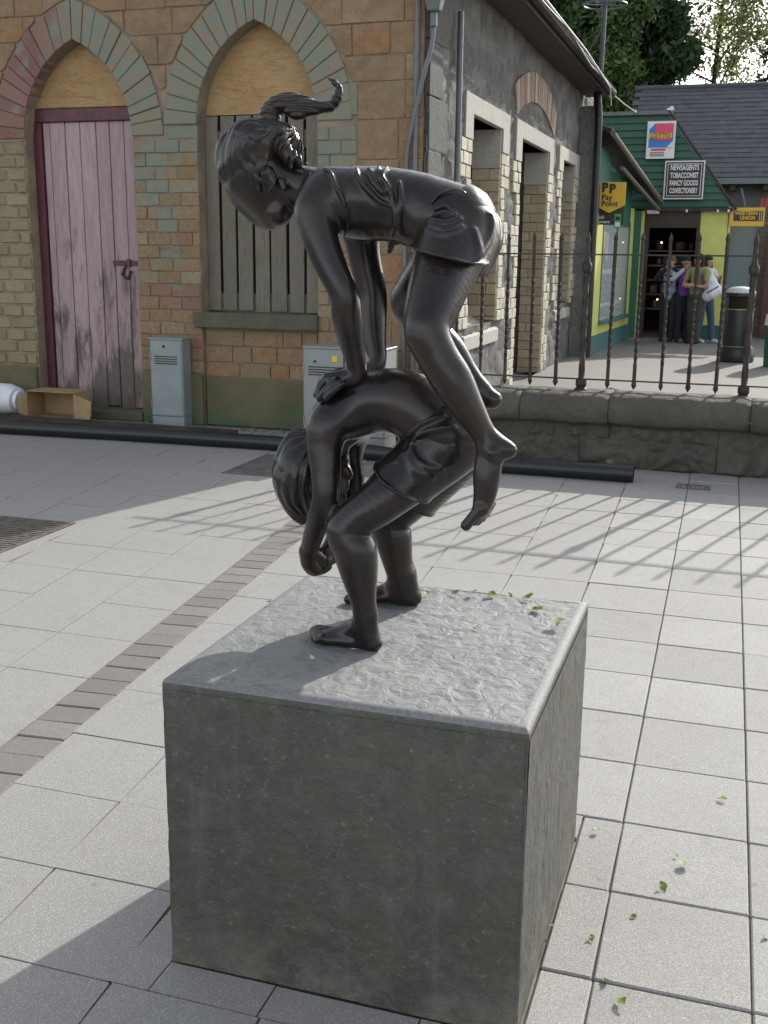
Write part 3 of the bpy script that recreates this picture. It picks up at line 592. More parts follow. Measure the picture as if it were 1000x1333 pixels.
def walltop():
    t = NT('dark_weathered_coping_stone')
    c = t.mix(t.ramp(t.noise(2.2, 6, .6), [(.3, 0.), (.7, 1.)]), (.055, .048, .038), (.12, .108, .085))
    c = t.mix(t.ramp(t.noise(16, 6, .7), [(.35, .75), (.52, 0.)]), c, (.05, .048, .04))
    c = t.mix(t.ramp(t.noise(2.6, 3, .4, vec=t.mapv((1, 1, 1), loc=(4.3, 0, 2))), [(.70, 0.), (.74, .8)]), c, (.36, .36, .31))
    c = t.mix(.3, c, t.mix(t.rnd, (.08, .075, .062), (.14, .128, .105)))
    nr = t.bump(t.noise(9, 6, .7), .9, .05); nr = t.bump(t.noise(50, 5, .7), .6, .008, nr)
    return t.out(c, .8, 0, nr)
M_COPE = walltop()
def iron():
    t = NT('rusty_brown_iron')
    c = t.mix(t.ramp(t.noise(14, 5), [(.4, 0.), (.65, 1.)]), (.028, .023, .021), (.055, .037, .028))
    return t.out(c, .55, .25, t.bump(t.noise(60, 4), .5, .004))
M_IRON = iron()
M_PIPE = simple('black_plastic_pipe', (.012, .014, .014), .38, bump=.1)
M_CHANNEL = simple('rusty_steel_channel', (.055, .04, .033), .6, .2, var=.5, bump=.5)
M_GALV = simple('grey_powder_coated_steel', (.25, .285, .29), .45, .1, var=.08, bump=.08)
M_GALV2 = simple('pale_grey_steel_cabinet', (.25, .27, .26), .42, .1, var=.08, bump=.08)
M_CONDUIT = simple('grey_conduit', (.13, .145, .155), .45, .2)
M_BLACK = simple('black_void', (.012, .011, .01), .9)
M_WHITE = simple('white_plastic', (.72, .73, .75), .45, bump=.1)
M_CARD = simple('brown_cardboard', (.33, .225, .115), .8, var=.15, scale=8, bump=.3)
M_RUST = simple('rusty_iron_grate', (.15, .13, .115), .7, .3, var=.4, scale=20, bump=.6)
M_YELLOW = simple('yellow_sticker', (.7, .5, .03), .5)
def leafm(name, c1, c2, tr=.25):
    t = NT(name)
    c = t.mix(t.rnd, c1, c2); c = t.mix(t.ramp(t.noise(1.2, 3), [(.3, 0.), (.7, 1.)]), c, c2)
    b = t.b; out = t.t.nodes['Material Output']
    t.out(c, .55)
    tl = t.n('BsdfTranslucent'); t.put(tl.inputs[0], c); mx = t.n('MixShader'); mx.inputs[0].default_value = tr
    t.t.links.new(b.outputs[0], mx.inputs[1]); t.t.links.new(tl.outputs[0], mx.inputs[2]); t.t.links.new(mx.outputs[0], out.inputs[0])
    return t.mat
M_LEAFLET = leafm('fresh_green_leaf', (.12, .20, .035), (.22, .29, .07), .35)
# ------------------------------------------------------------------ ground, paving, plinth
X0, Y_WALL, X_E = -2.695, 9.4, -2.695
g = MB().add([(-60, -20, -.06), (60, -20, -.06), (60, 140, -.06), (-60, 140, -.06)], [(0, 1, 2, 3)])
tag(g.build('ground', M_ASPH), kind='structure')
tag(MB().box(-14, 9, -4, 9.4, -.055, -.012).build('pavement', M_BED), kind='structure')
pavement = bpy.data.objects['pavement']
tag(MB().box(-2.7, 9, 9.1, 40, -.05, -.002).build('road', M_ASPH), kind='structure')
def vis(x, y, m=.35):
    """is this ground point inside the photographed view (with a margin)?"""
    a = R(17.8); xc = x * math.cos(a) + y * math.sin(a); yc = -x * math.sin(a) + y * math.cos(a)
    xc = x * math.cos(-a) - (-y) * 0 + y * math.sin(-a); yc = -x * math.sin(-a) + y * math.cos(-a)
    return yc > 1.2 and abs(xc) < yc * .36 + m and y > 1.45
rs = random.Random(3)
def slab_data(lx, ly, name):
    mb = MB(); mb.box(-lx / 2, lx / 2, -ly / 2, ly / 2, -.05, 0)
    return mb.data(name, M_SLAB, bevel=.004)
slab_variants = {}
loose = MB(); n_slab = 0
def slab(x0, x1, y0, y1, sk0, sk1):
    global n_slab
    gap = .0022
    cx, cy = (x0 + x1) / 2, (y0 + y1) / 2; lx, ly = x1 - x0 - 2 * gap, y1 - y0 - 2 * gap
    dz = rs.uniform(-.0016, .0016)
    cx += (sk0 + sk1) / 2; sh = (sk1 - sk0) / (y1 - y0)
    if vis(cx, cy) and n_slab < 292:
        key = (round(lx, 2), round(ly, 2), round(sh, 2))
        if key not in slab_variants:
            mb = MB(); L, W_ = key[0] / 2, key[1] / 2
            mb.v = [(x + key[2] * y, y, z) for z in (-.05, 0) for x, y in ((-L, -W_), (L, -W_), (L, W_), (-L, W_))]
            mb.f = [(3, 2, 1, 0), (4, 5, 6, 7), (0, 1, 5, 4), (1, 2, 6, 5), (2, 3, 7, 6), (3, 0, 4, 7)]; mb.m = [0] * 6
            slab_variants[key] = mb.data('paving_slab', M_SLAB, bevel=.004)
        link('paving_slab', slab_variants[key], (cx, cy, dz), pavement, rot=(rs.uniform(-.002, .002), rs.uniform(-.002, .002), rs.uniform(-.0015, .0015)),
             scale=(lx / key[0], ly / key[1], 1)); n_slab += 1
    else:
        loose.box(cx - lx / 2, cx + lx / 2, cy - ly / 2, cy + ly / 2, -.05, dz)
        for i in range(len(loose.v) - 8, len(loose.v)): loose.v[i] = (loose.v[i][0] + sh * (loose.v[i][1] - cy), loose.v[i][1], loose.v[i][2])
rowsR = [-.45, -.03, .37, .76, 1.15, 1.53, 1.91, 2.28, 2.66, 3.04, 3.44, 3.845, 4.25, 4.65, 5.06, 5.47, 5.88, 6.28, 6.69, 7.10, 7.51, 7.92, 8.33, 8.66]
skR = lambda y: -.012 * (y - 3.5)
colsR = [-.222, .133, .487, .84, 1.2, 1.56, 1.92, 2.28, 2.64, 3.0, 3.36, 3.72, 4.1, 4.5]
for r_ in range(len(rowsR) - 1):
    y0, y1 = rowsR[r_], rowsR[r_ + 1]
    for c_ in range(len(colsR) - 1): slab(colsR[c_], colsR[c_ + 1], y0, y1, skR(y0), skR(y1))
    # between the brick band and the right-hand field
    bx = lambda y: -.093 * (y - 2.7)
    off = 0
    xl = -2.08
    ys = [y0, y1]
    cols = [xl, -1.70, -1.315, -.93, -.575, -.222]
    for c_ in range(5):
        s0 = bx(y0) if c_ == 0 else bx(y0) * (1 - c_ / 5); s1 = bx(y1) if c_ == 0 else bx(y1) * (1 - c_ / 5)
        a0, a1 = cols[c_] + (bx((y0 + y1) / 2) * (1 - c_ / 5) + skR((y0 + y1) / 2) * c_ / 5), cols[c_ + 1] + (bx((y0 + y1) / 2) * (1 - (c_ + 1) / 5) + skR((y0 + y1) / 2) * (c_ + 1) / 5)
        if a1 > -1.16 and a0 < -.34 and y1 > 2.02 and y0 < 2.91:      # cut round the plinth
            if a0 < -1.18: slab(a0, -1.168, y0, y1, 0, 0); a0 = -1.168
            if a1 > -.336:
                slab(-.333, a1, y0, y1, 0, 0); a1 = -.333
            if y0 < 1.98: slab(a0, a1, y0, 2.02, 0, 0)
            if y1 > 2.95: slab(a0, a1, 2.905, y1, 0, 0)
            continue
        ym = (y0 + y1) / 2; kf = -.093 * (1 - (c_ + .5) / 5)
        slab(a0, a1, y0, y1, kf * (y0 - ym), kf * (y1 - ym))
rowsL = [-.4, 0, .4, .8, 1.19, 1.57, 1.95, 2.33, 2.72, 3.10, 3.49, 3.91, 4.34, 4.77, 5.21, 5.64, 6.07, 6.5, 6.93, 7.36, 7.79, 8.22, 8.65, 9.08, 9.39]
bandx = lambda y: -2.268 - .098 * (y - 2.8)
# brick-lined access covers let into the slabs
covers = ((-4.34, -3.80, 4.775, 5.205), (-4.34, -3.80, 5.215, 5.635), (-3.67, -3.04, 7.365, 7.785), (-3.67, -3.04, 7.795, 8.215))
for r_ in range(len(rowsL) - 1):
    y0, y1 = rowsL[r_], rowsL[r_ + 1]; ym = (y0 + y1) / 2
    x1 = bandx(ym)
    for c_ in range(22):
        wd = .375 + .012 * (ym - 3.5); x0 = x1 - wd
        k0, k1 = -.098 * (y0 - ym), -.098 * (y1 - ym)
        hit = [c for c in covers if x1 > c[0] and x0 < c[1] and c[2] - .02 > y0 - .03 and c[2] < y1 and c[3] > y0]
        if hit:
            c = hit[0]
            if x0 < c[0] - .04: slab(x0, c[0], y0, y1, 0, 0)
            if x1 > c[1] + .04: slab(c[1], x1, y0, y1, 0, 0)
        else: slab(x0, x1, y0, y1, k0, k1)
        x1 = x0
tag(loose.build('paving_slab', M_SLAB, pavement), kind='stuff')
# brick band
band = MB().box(-2.55, -2.08, 1.2, 2.0, -.05, -.013)
band = tag(MB().add([(-2.02, 1.2, -.009), (-2.21, 1.2, -.009), (-2.21 - .67, 8.2, -.009), (-2.02 - .66, 8.2, -.009)], [(0, 1, 2, 3)]).build('brick_path_edging', M_BED), kind='structure')
pv = MB().box(-.088, .088, -.0652, .0652, -.05, 0).data('paver_brick', M_PAVER, bevel=.004)
y = 1.3; n = 0
while y < 8.5:
    x = -2.178 - .0955 * (y - 2.8)
    link('paver_brick', pv, (x, y, rs.uniform(-.002, .002)), band, rot=(rs.uniform(-.01, .01), rs.uniform(-.01, .01), .0955 + rs.uniform(-.012, .012)), scale=(1.0, 1, 1))
    y += .1335; n += 1
# covers
def grate(name, x0, x1, y0, y1, nbar, mat_, label, frame=.025, along='x', z=.004):
    t = thing(name, ((x0 + x1) / 2, (y0 + y1) / 2, 0), label, 'drain cover')
    fr = MB(); fr.box(x0, x1, y0, y0 + frame, -.04, z); fr.box(x0, x1, y1 - frame, y1, -.04, z); fr.box(x0, x0 + frame, y0 + frame, y1 - frame, -.04, z); fr.box(x1 - frame, x1, y0 + frame, y1 - frame, -.04, z)
    fr.build('frame', mat_, t)
    MB().box(x0 + frame, x1 - frame, y0 + frame, y1 - frame, -.035, -.014).build('pan', mat_, t)
    for i in range(nbar):
        if along == 'x':
            a = y0 + frame + (y1 - y0 - 2 * frame) * (i + .5) / nbar; wd = (y1 - y0 - 2 * frame) / nbar * .28
            MB().box(x0 + frame, x1 - frame, a - wd, a + wd, -.014, z - .002).build('bar', mat_, t)
        else:
            a = x0 + frame + (x1 - x0 - 2 * frame) * (i + .5) / nbar; wd = (x1 - x0 - 2 * frame) / nbar * .28
            MB().box(a - wd, a + wd, y0 + frame, y1 - frame, -.014, z - .002).build('bar', mat_, t)
grate('access_cover', -4.335, -3.805, 4.775, 5.635, 20, M_RUST, 'grey-brown ribbed access cover in the shaded paving at the left edge')
grate('access_cover', -3.665, -3.045, 7.365, 8.215, 14, simple('dark_ribbed_slab', (.13, .125, .115), .85, var=.2), 'dark grey ribbed cover in the paving behind the stooping child', along='x')
grate('gully_grate', -.36, -.12, 8.03, 8.2, 6, M_RUST, 'small rusty gully grate by the foot of the low stone wall', .02, 'y')

# plinth ---------------------------------------------------------------
def rough_panel(o, u, v, nu, nv, nrm, amp, scale, margin):
    """grid from o along u and v, pushed out along nrm by noise, flat inside the margin"""
    o, u, v, nrm = map(np.array, (o, u, v, nrm)); a, b = np.meshgrid(np.linspace(0, 1, nu), np.linspace(0, 1, nv), indexing='ij')
    P = o + a[..., None] * u + b[..., None] * v
    e = np.minimum(np.minimum(a, 1 - a) * np.linalg.norm(u), np.minimum(b, 1 - b) * np.linalg.norm(v))
    q = P * scale; q = q + fbm(P * scale * .5, 2)[..., None] * 1.6
    h = (np.abs(fbm(q, 3)) * 2 - .35) * amp * np.clip((e - margin) / .012, 0, 1)
    P = P + nrm * h[..., None]
    idx = np.arange(nu * nv).reshape(nu, nv)
    F = np.stack([idx[:-1, :-1], idx[1:, :-1], idx[1:, 1:], idx[:-1, 1:]], -1).reshape(-1, 4)
    return P.reshape(-1, 3), F
PX0, PX1, PY0, PY1, PZ = -1.166, -.338, 2.024, 2.900, .72
plinth = thing('stone_plinth', ((PX0 + PX1) / 2, (PY0 + PY1) / 2, 0), 'dark grey limestone block plinth with a rough chiselled top, carrying the two bronze children', 'plinth')
po = np.array(ORG['stone_plinth']); m_ = .022; c_ = .006
def panel(name, *a, mat_=M_PLINTH, flip=False):
    P, F = rough_panel(*a)
    if flip: F = F[:, ::-1]
    return link(name, raw_mesh(name, P - po, F, mat_), po, plinth)
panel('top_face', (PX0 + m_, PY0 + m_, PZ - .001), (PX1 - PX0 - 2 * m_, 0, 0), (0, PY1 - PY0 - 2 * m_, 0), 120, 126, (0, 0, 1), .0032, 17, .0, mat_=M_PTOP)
n_ = 30; per = [(PX0 + (PX1 - PX0) * i / n_, PY0) for i in range(n_)] + [(PX1, PY0 + (PY1 - PY0) * i / n_) for i in range(n_)] + [(PX1 - (PX1 - PX0) * i / n_, PY1) for i in range(n_)] + [(PX0, PY1 - (PY1 - PY0) * i / n_) for i in range(n_)]
per = np.array(per); cc_ = np.array([(PX0 + PX1) / 2, (PY0 + PY1) / 2]); dirs = (per - cc_) / np.linalg.norm(per - cc_, axis=1)[:, None]
lev = [(z, 0.) for z in np.linspace(0, PZ - .011, 36)] + [(PZ - .005, .003), (PZ, .009), (PZ, m_ + .002), (PZ - .01, m_ + .004)]
PV_ = []
for z, ins in lev:
    q = np.concatenate([per, np.full((len(per), 1), z)], 1)
    h = .0035 * fbm(q * 14, 3) + .004 * np.minimum(fbm(q * 30 + 5, 2), 0) - .004 * np.clip(1 - z / .03, 0, 1) * vnoise(q * 9)
    f = 1 - ins / np.maximum(np.abs(per - cc_).max(1), .2)
    sc2 = np.stack([1 - ins / ((PX1 - PX0) / 2), 1 - ins / ((PY1 - PY0) / 2)])
    corner = (np.minimum(np.abs(per[:, 0] - PX0), np.abs(per[:, 0] - PX1)) < .01) & (np.minimum(np.abs(per[:, 1] - PY0), np.abs(per[:, 1] - PY1)) < .01)
    h = np.where(corner, h, np.minimum(h, 0) * .5 - .0015)
    p2 = cc_ + (per - cc_) * sc2 + dirs * (h if ins < .02 else h * 0)[:, None]
    PV_.append(np.concatenate([p2, np.full((len(per), 1), z) + (0 if ins < .001 else .0012) * vnoise(q * 20)[:, None]], 1))
N_ = len(per); ii = np.arange(N_); Fq = np.concatenate([np.stack([k * N_ + ii, k * N_ + (ii + 1) % N_, (k + 1) * N_ + (ii + 1) % N_, (k + 1) * N_ + ii], 1) for k in range(len(lev) - 1)])
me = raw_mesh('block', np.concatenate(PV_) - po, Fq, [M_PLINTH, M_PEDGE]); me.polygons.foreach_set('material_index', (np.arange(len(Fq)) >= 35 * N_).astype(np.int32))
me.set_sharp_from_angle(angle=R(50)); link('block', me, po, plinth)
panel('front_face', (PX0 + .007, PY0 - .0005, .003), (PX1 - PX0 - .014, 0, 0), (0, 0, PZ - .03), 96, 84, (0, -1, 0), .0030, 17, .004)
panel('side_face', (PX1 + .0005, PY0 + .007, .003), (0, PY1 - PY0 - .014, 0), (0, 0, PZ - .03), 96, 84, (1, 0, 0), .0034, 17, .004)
# ------------------------------------------------------------------ old stone building, front wall facing the square
bld = thing('old_stone_building', (-4.9, 9.4, 0), 'old brick and stone building with a pink door and a boarded window under pointed arches', 'building')
YW = 9.4
A1 = dict(cx=-6.085, a=.583, zs=2.66, hh=.86); A2 = dict(cx=-4.255, a=.583, zs=2.75, hh=.85); TH = .33
for A in (A1, A2): A['r'] = (A['a'] ** 2 + A['hh'] ** 2) / (2 * A['a']); A['o'] = A['r'] - A['a']
def arch_z(A, x, t=0):
    """height of the arch line (t = thickness out from the intrados) at x, or None beside it"""
    d = abs(x - A['cx']) + A['o']; rr = A['r'] + t
    return None if d > rr else A['zs'] + math.sqrt(rr * rr - d * d)
fw = MB(); yb = 9.95
yf = YW + .010
for A in (A1, A2):
    n = 28
    for i in range(n):
        x0 = A['cx'] - A['a'] + 2 * A['a'] * i / n; x1 = A['cx'] - A['a'] + 2 * A['a'] * (i + 1) / n
        fw.prism([(x0, arch_z(A, x0 + 1e-6) or A['zs']), (x1, arch_z(A, x1 - 1e-6) or A['zs']), (x1, 4.7), (x0, 4.7)], yf, yb)
fw.box(-8.6, A1['cx'] - A1['a'], yf, yb, 0, 4.7); fw.box(A1['cx'] + A1['a'], A2['cx'] - A2['a'], yf, yb, 0, 4.7); fw.box(A2['cx'] + A2['a'], X_E - .012, yf, yb, 0, 4.7)
fw.box(A2['cx'] - A2['a'], A2['cx'] + A2['a'], YW + .06, yb, 0, .93)
front = fw.build('front_wall', M_MORTAR, bld, org=(-4.9, YW, 0))
def chunk(mats, w_=1., h_=1., d_=1., sub=2, amp=.03, seed=0, bev=.06):
    """unit block centred on the origin with knocked corners and an uneven face"""
    import bmesh
    bm = bmesh.new(); bmesh.ops.create_cube(bm, size=1)
    bmesh.ops.bevel(bm, geom=bm.edges[:], offset=bev, segments=1, affect='EDGES')
    r_ = random.Random(seed)
    for v in bm.verts: v.co += Vector([r_.uniform(-amp, amp) for _ in range(3)])
    me = bpy.data.meshes.new('brick'); bm.to_mesh(me); bm.free(); me.materials.append(mats); return me
BR = [chunk(M_PBRICK, seed=i, amp=.02, bev=.05) for i in range(5)]
BRB = [chunk(M_BUFF, seed=10 + i, amp=.035, bev=.09) for i in range(5)]
BRC = [chunk(M_CREAM, seed=20 + i, amp=.03, bev=.06) for i in range(5)]
BRR = [chunk(M_REVEAL, seed=30 + i, amp=.015, bev=.04) for i in range(4)]
OC = [chunk(M_OCHRE, seed=40 + i, amp=.012, bev=.03) for i in range(5)]
rb = random.Random(11)
def brick(name, mesh, x0, x1, z0, z1, par, y=YW, proud=.006, depth=.1, gap=.006, org=None):
    pr = proud + rb.uniform(-.005, .005)
    return link(name, mesh, ((x0 + x1) / 2, y - pr + depth / 2, (z0 + z1) / 2), par, rot=(0, rb.uniform(-.012, .012), 0), scale=(x1 - x0 - 2 * gap, depth, z1 - z0 - 2 * gap))
def brick_field(x0, x1, z0, z1, meshes, par, ch=.118, bl=.235, edge=None, gap=.006, name='brick', half_first=True, y=YW, proud=.006):
    z = z0; k = 0
    while z < z1 - .03:
        zt = min(z + ch, z1); x = x0; first = (k % 2 == 0)
        while x < x1 - .01:
            l = bl * (.5 if first else 1) * rb.uniform(.92, 1.1); first = False
            xe = x + l
            if x1 - xe < .07: xe = x1
            ok = True
            for A in (A1, A2):
                zz = arch_z(A, (x + xe) / 2, TH)
                if zz and zt > A['zs'] + .02 and zt < zz + .05 and abs((x + xe) / 2 - A['cx']) < A['a'] + TH: 
                    ok = ((x + xe) / 2 - A['cx']) ** 2 > 99
            if ok: brick(name, rb.choice(meshes), x, min(xe, x1), z, zt, par, gap=gap, y=y, proud=proud)
            x = xe
        z = zt; k += 1
brick_field(-7.62, A1['cx'] - A1['a'], .50, 2.66, BRB, front, gap=.011)
brick_field(A1['cx'] + A1['a'], A2['cx'] - A2['a'], .50, 3.02, BR, front, gap=.0038, proud=.003)
brick_field(A2['cx'] + A2['a'], -3.30, .46, 2.78, BR, front, gap=.0038, proud=.003)
# voussoirs, painted with the wall
def voussoirs(A, n, par):
    for sgn in (-1, 1):
        thi = math.acos(A['o'] / A['r']); tho = math.acos(A['o'] / (A['r'] + TH))
        cut = [0]; 
        for i in range(n): cut.append(cut[-1] + rb.choice((.8, 1, 1, 1.25)))
        cut = [c / cut[-1] for c in cut]
        for i in range(n):
            c0, c1 = cut[i] + .0022, cut[i + 1] - .0022; tt = TH * rb.uniform(.97, 1.03); pts = []
            for f, rr, th in ((c0, A['r'], thi), (c1, A['r'], thi), (c1, A['r'] + tt, tho), ((c0 + c1) / 2, A['r'] + tt, tho), (c0, A['r'] + tt, tho)):
                pts.append((A['cx'] + sgn * (rr * math.cos(f * th) - A['o']), A['zs'] + rr * math.sin(f * th)))
            q = rb.uniform(-.006, .006)
            mb = MB().prism(pts, YW - .012 + q, YW + .24)
            o = mb.build('voussoir', M_VOUS, par, bevel=.006)
voussoirs(A1, 11, front); voussoirs(A2, 11, front)
# jamb faces of the openings carry on the teal brick
# spandrels and top: squared ochre stones laid in courses, cut to the arch backs
def ochre_stone(x0, x1, z0, z1):
    xs = [x0 + (x1 - x0) * i / 8 for i in range(9)]
    low = []
    for x in xs:
        z = z0
        for A in (A1, A2):
            zz = arch_z(A, x, TH + .012)
            if zz and zz > A['zs'] and z1 > A['zs']: z = max(z, zz)
        low.append(min(z, z1))
    if max(z1 - z for z in low) < .04: return
    q = rb.uniform(-.006, .008)
    if max(low) - z0 < .001: 
        brick('stone_block', rb.choice(OC), x0, x1, z0, z1, front, proud=.003 + q * .7, depth=.12, gap=.0045); return
    pts = [(x, z) for x, z in zip(xs, low) if z < z1 - .005]
    if len(pts) < 2: return
    pts = [(p[0], p[1]) for p in pts]; g_ = .006
    poly = pts + [(pts[-1][0] - g_, z1 - g_), (pts[0][0] + g_, z1 - g_)]
    MB().prism(poly, YW - .004 - q, YW + .1).build('stone_block', M_OCHRE, front, bevel=.006)
def courses(x0, x1, zlist, wmin, wmax):
    for z0, z1 in zip(zlist[:-1], zlist[1:]):
        x = x0
        while x < x1 - .02:
            xe = x + rb.uniform(wmin, wmax)
            if x1 - xe < .14: xe = x1
            ochre_stone(x, xe, z0, z1); x = xe
courses(-7.62, X_E - .012, [3.06, 3.27, 3.52, 3.74, 4.0, 4.28, 4.6], .28, .62)
courses(-7.62, A1['cx'] - A1['a'] - .0, [2.66, 2.86, 3.06], .25, .4)
courses(-3.30, X_E - .012, [.46, .78, 1.06, 1.38, 1.62, 1.94, 2.2, 2.42, 2.75, 3.06], .27, .5)
MB().box(-3.69, -3.30, YW - .004, YW + .1, 2.79, 3.05).build('stone_block', M_PBRICK, front, bevel=.006)
# plinth course
for x0, x1, z1, mt in ((-7.62, -6.68, .49, M_MOSS), (-5.49, -4.84, .49, M_MOSS), (-4.83, -3.70, .46, M_MOSS), (-3.69, -2.71, .45, M_MOSS)):
    yo = .035 if x0 != -4.83 else -.025
    MB().box(x0, x1, YW - yo, YW + .12, 0, z1).build('plinth_stone', mt, front, bevel=.012)
# rough ochre rubble under the window sill
zz = .47
for h_ in (.14, .155, .15):
    x = -4.83
    while x < -3.71:
        xe = min(x + rb.uniform(.16, .4), -3.69)
        if -3.69 - xe < .1: xe = -3.69
        brick('stone_block', rb.choice(OC), x, xe, zz, zz + h_, front, y=YW + .055, proud=.012, gap=.006); x = xe
    zz += h_
# openings: tympana, door, boarded window
for A, z0, nm in ((A1, 2.95, 'tympanum_board'), (A2, 2.84, 'tympanum_board')):
    n = 24; xs = [A['cx'] - A['a'] + .002 + (2 * A['a'] - .004) * i / n for i in range(n + 1)]
    arc = [(x, max(z0 + .01, (arch_z(A, x) or A['zs']) - .002)) for x in xs]
    MB().prism([(xs[0], z0), (xs[-1], z0)] + arc[::-1], 9.565, 9.62).build(nm, M_TYMP, bld)
MB().box(-6.66, -5.51, 9.545, 9.60, 2.945, 3.04).build('transom', M_TYMP, bld, bevel=.006)
MB().box(-6.665, -5.51, 9.535, 9.62, 2.82, 2.94).build('door_frame', M_MAROON, bld, bevel=.006)
MB().box(-6.665, -6.58, 9.535, 9.62, .08, 2.815).build('door_frame', M_MAROON, bld, bevel=.006)
door = MB().box(-6.58, -5.51, 9.60, 9.64, .1, 2.82).build('plank_door', M_MAROON, bld)
ed = [-6.578, -6.50, -6.33, -6.165, -5.99, -5.845, -5.69, -5.515]
for i in range(7):
    q = rb.uniform(-.002, .003)
    MB().box(ed[i] + .004, ed[i + 1] - .004, 9.565 + q, 9.598, .1 + rb.uniform(-.015, .015), 2.818).build('plank', M_DOOR, door, bevel=.005)
mb = MB().box(-5.86, -5.52, 9.548, 9.560, 1.49, 1.535); mb.box(-5.70, -5.66, 9.536, 9.548, 1.475, 1.55); mb.build('bolt', M_MAROON, door, bevel=.003)
mb = MB(); mb.tube([(-5.72, 9.553, 1.49), (-5.76, 9.545, 1.40), (-5.70, 9.545, 1.36), (-5.66, 9.548, 1.44)], .012, 6); mb.build('hanging_rag', M_IRON, door)
MB().box(-6.70, -5.49, YW - .05, 9.66, 0, .095).build('doorstep', M_SILL, bld, bevel=.01)
MB().box(-4.90, -3.66, YW - .055, 9.60, .935, 1.075).build('window_sill', M_SILL, bld, bevel=.008)
win = MB().box(-4.838, -3.672, 9.60, 9.64, 1.075, 2.84).build('boarded_window', M_BLACK, bld)
MB().box(-4.838, -3.672, 9.572, 9.598, 1.08, 1.25).build('rail', M_WOOD, win)
MB().box(-4.838, -3.672, 9.572, 9.598, 2.55, 2.70).build('rail', M_WOOD, win)
gx = [(-4.835, -4.71), (-4.68, -4.545), (-4.52, -4.375), (-4.345, -4.205), (-4.185, -4.035), (-4.005, -3.86), (-3.835, -3.675)]
for i, (x0, x1) in enumerate(gx):
    q = rb.uniform(-.002, .003); t_ = rb.uniform(-.006, .006)
    z0 = 1.08 + rb.uniform(0, .012)
    mb = MB().prism([(x0, z0), (x1, z0), (x1 + t_, 2.83), (x0 + t_, 2.83)], 9.545 + q, 9.570).build('slat', M_WOOD, win, bevel=.003)

# ------------------------------------------------------------------ its east wall along the lane
XE_ = X_E
OPEN = [(11.0, 12.4, .90, 2.96), (13.5, 15.45, .0, 2.97), (16.65, 17.85, .90, 2.97)]
ny, nz = 236, 100
Yv = np.linspace(9.4, 19.6, ny); Zv = np.linspace(-.05, 4.2, nz)
YY, ZZ = np.meshgrid(Yv, Zv, indexing='ij')
# irregular stones: jittered cells, wide and flat
sy, sz = .34, .19
rng = np.random.RandomState(5); NY, NZ = int(11 / sy) + 4, int(4.6 / sz) + 4
jy = rng.uniform(.12, .88, (NY, NZ)); jz = rng.uniform(.2, .8, (NY, NZ)); tone = rng.uniform(0, 1, (NY, NZ)); lift = rng.uniform(0, 1, (NY, NZ))
ci = ((YY - 9.2) / sy).astype(int) + 1; cj = ((ZZ + .2) / sz).astype(int) + 1
wy = YY + .04 * vnoise(np.stack([YY * 4, ZZ * 4, 0 * YY], -1)); wz = ZZ + .03 * vnoise(np.stack([YY * 5, ZZ * 5, 0 * YY + 9], -1))
best = np.full(YY.shape, 9.); sec = np.full(YY.shape, 9.); bt = np.zeros(YY.shape); bl_ = np.zeros(YY.shape)
for di in (-1, 0, 1):
    for dj in (-1, 0, 1):
        a = np.clip(ci + di, 0, NY - 1); b = np.clip(cj + dj, 0, NZ - 1)
        py = 9.2 + (a - 1 + jy[a, b]) * sy; pz = -.2 + (b - 1 + jz[a, b]) * sz
        d = np.hypot((wy - py) / sy, (wz - pz) / sz)
        m = d < best
        sec = np.where(m, best, np.minimum(sec, d)); bt = np.where(m, tone[a, b], bt); bl_ = np.where(m, lift[a, b], bl_); best = np.where(m, d, best)
edge = np.clip((sec - best) / .16, 0, 1)
Xd = XE_ + (-.024 + .045 * edge ** .6 * (.4 + .7 * bl_)) + .022 * fbm(np.stack([YY * 9, ZZ * 9, 0 * YY], -1), 3)
PV = np.stack([Xd, YY, ZZ], -1).reshape(-1, 3)
idx = np.arange(ny * nz).reshape(ny, nz); F = np.stack([idx[:-1, :-1], idx[1:, :-1], idx[1:, 1:], idx[:-1, 1:]], -1).reshape(-1, 4)
fc = PV[F].mean(1); keep = np.ones(len(F), bool)
for y0, y1, z0, z1 in OPEN: keep &= ~((fc[:, 1] > y0 - .02) & (fc[:, 1] < y1 + .02) & (fc[:, 2] > z0 - .02) & (fc[:, 2] < z1 + .04))
bo = np.array(ORG['old_stone_building'])
me = raw_mesh('side_wall', PV - bo, F[keep], M_RUBBLE)
ca = me.color_attributes.new('stone', 'FLOAT_COLOR', 'POINT')
cc = np.stack([bt, 1 - edge, 0 * bt, 0 * bt + 1], -1).reshape(-1, 4).astype(np.float32); ca.data.foreach_set('color', cc.ravel())
side = link('side_wall', me, bo, bld)
core = MB()      # solid wall body behind the stones, with the openings left
xs0, xs1 = XE_ - .4, XE_ - .02
ycut = [9.96] + [v for o in OPEN for v in o[:2]] + [19.6]
for i in range(0, len(ycut), 2): core.box(xs0, xs1, ycut[i], ycut[i + 1], 0, 4.7)
for y0, y1, z0, z1 in OPEN:
    core.box(xs0, xs1, y0, y1, z1, 4.7)
    if z0 > .1: core.box(xs0, xs1, y0, y1, 0, z0 - .02)
core.box(-7.6, xs1, 19.6, 19.9, 0, 4.7)
core.build('wall_core', M_MORTAR, bld, org=(-2.9, 14, 0))
def on_side(name, mesh, y0, y1, z0, z1, par, x=XE_, proud=.035, depth=.12, gap=.005):
    pr = proud + rb.uniform(-.005, .006)
    return link(name, mesh, (x + pr - depth / 2, (y0 + y1) / 2, (z0 + z1) / 2), par, scale=(depth, y1 - y0 - 2 * gap, z1 - z0 - 2 * gap))
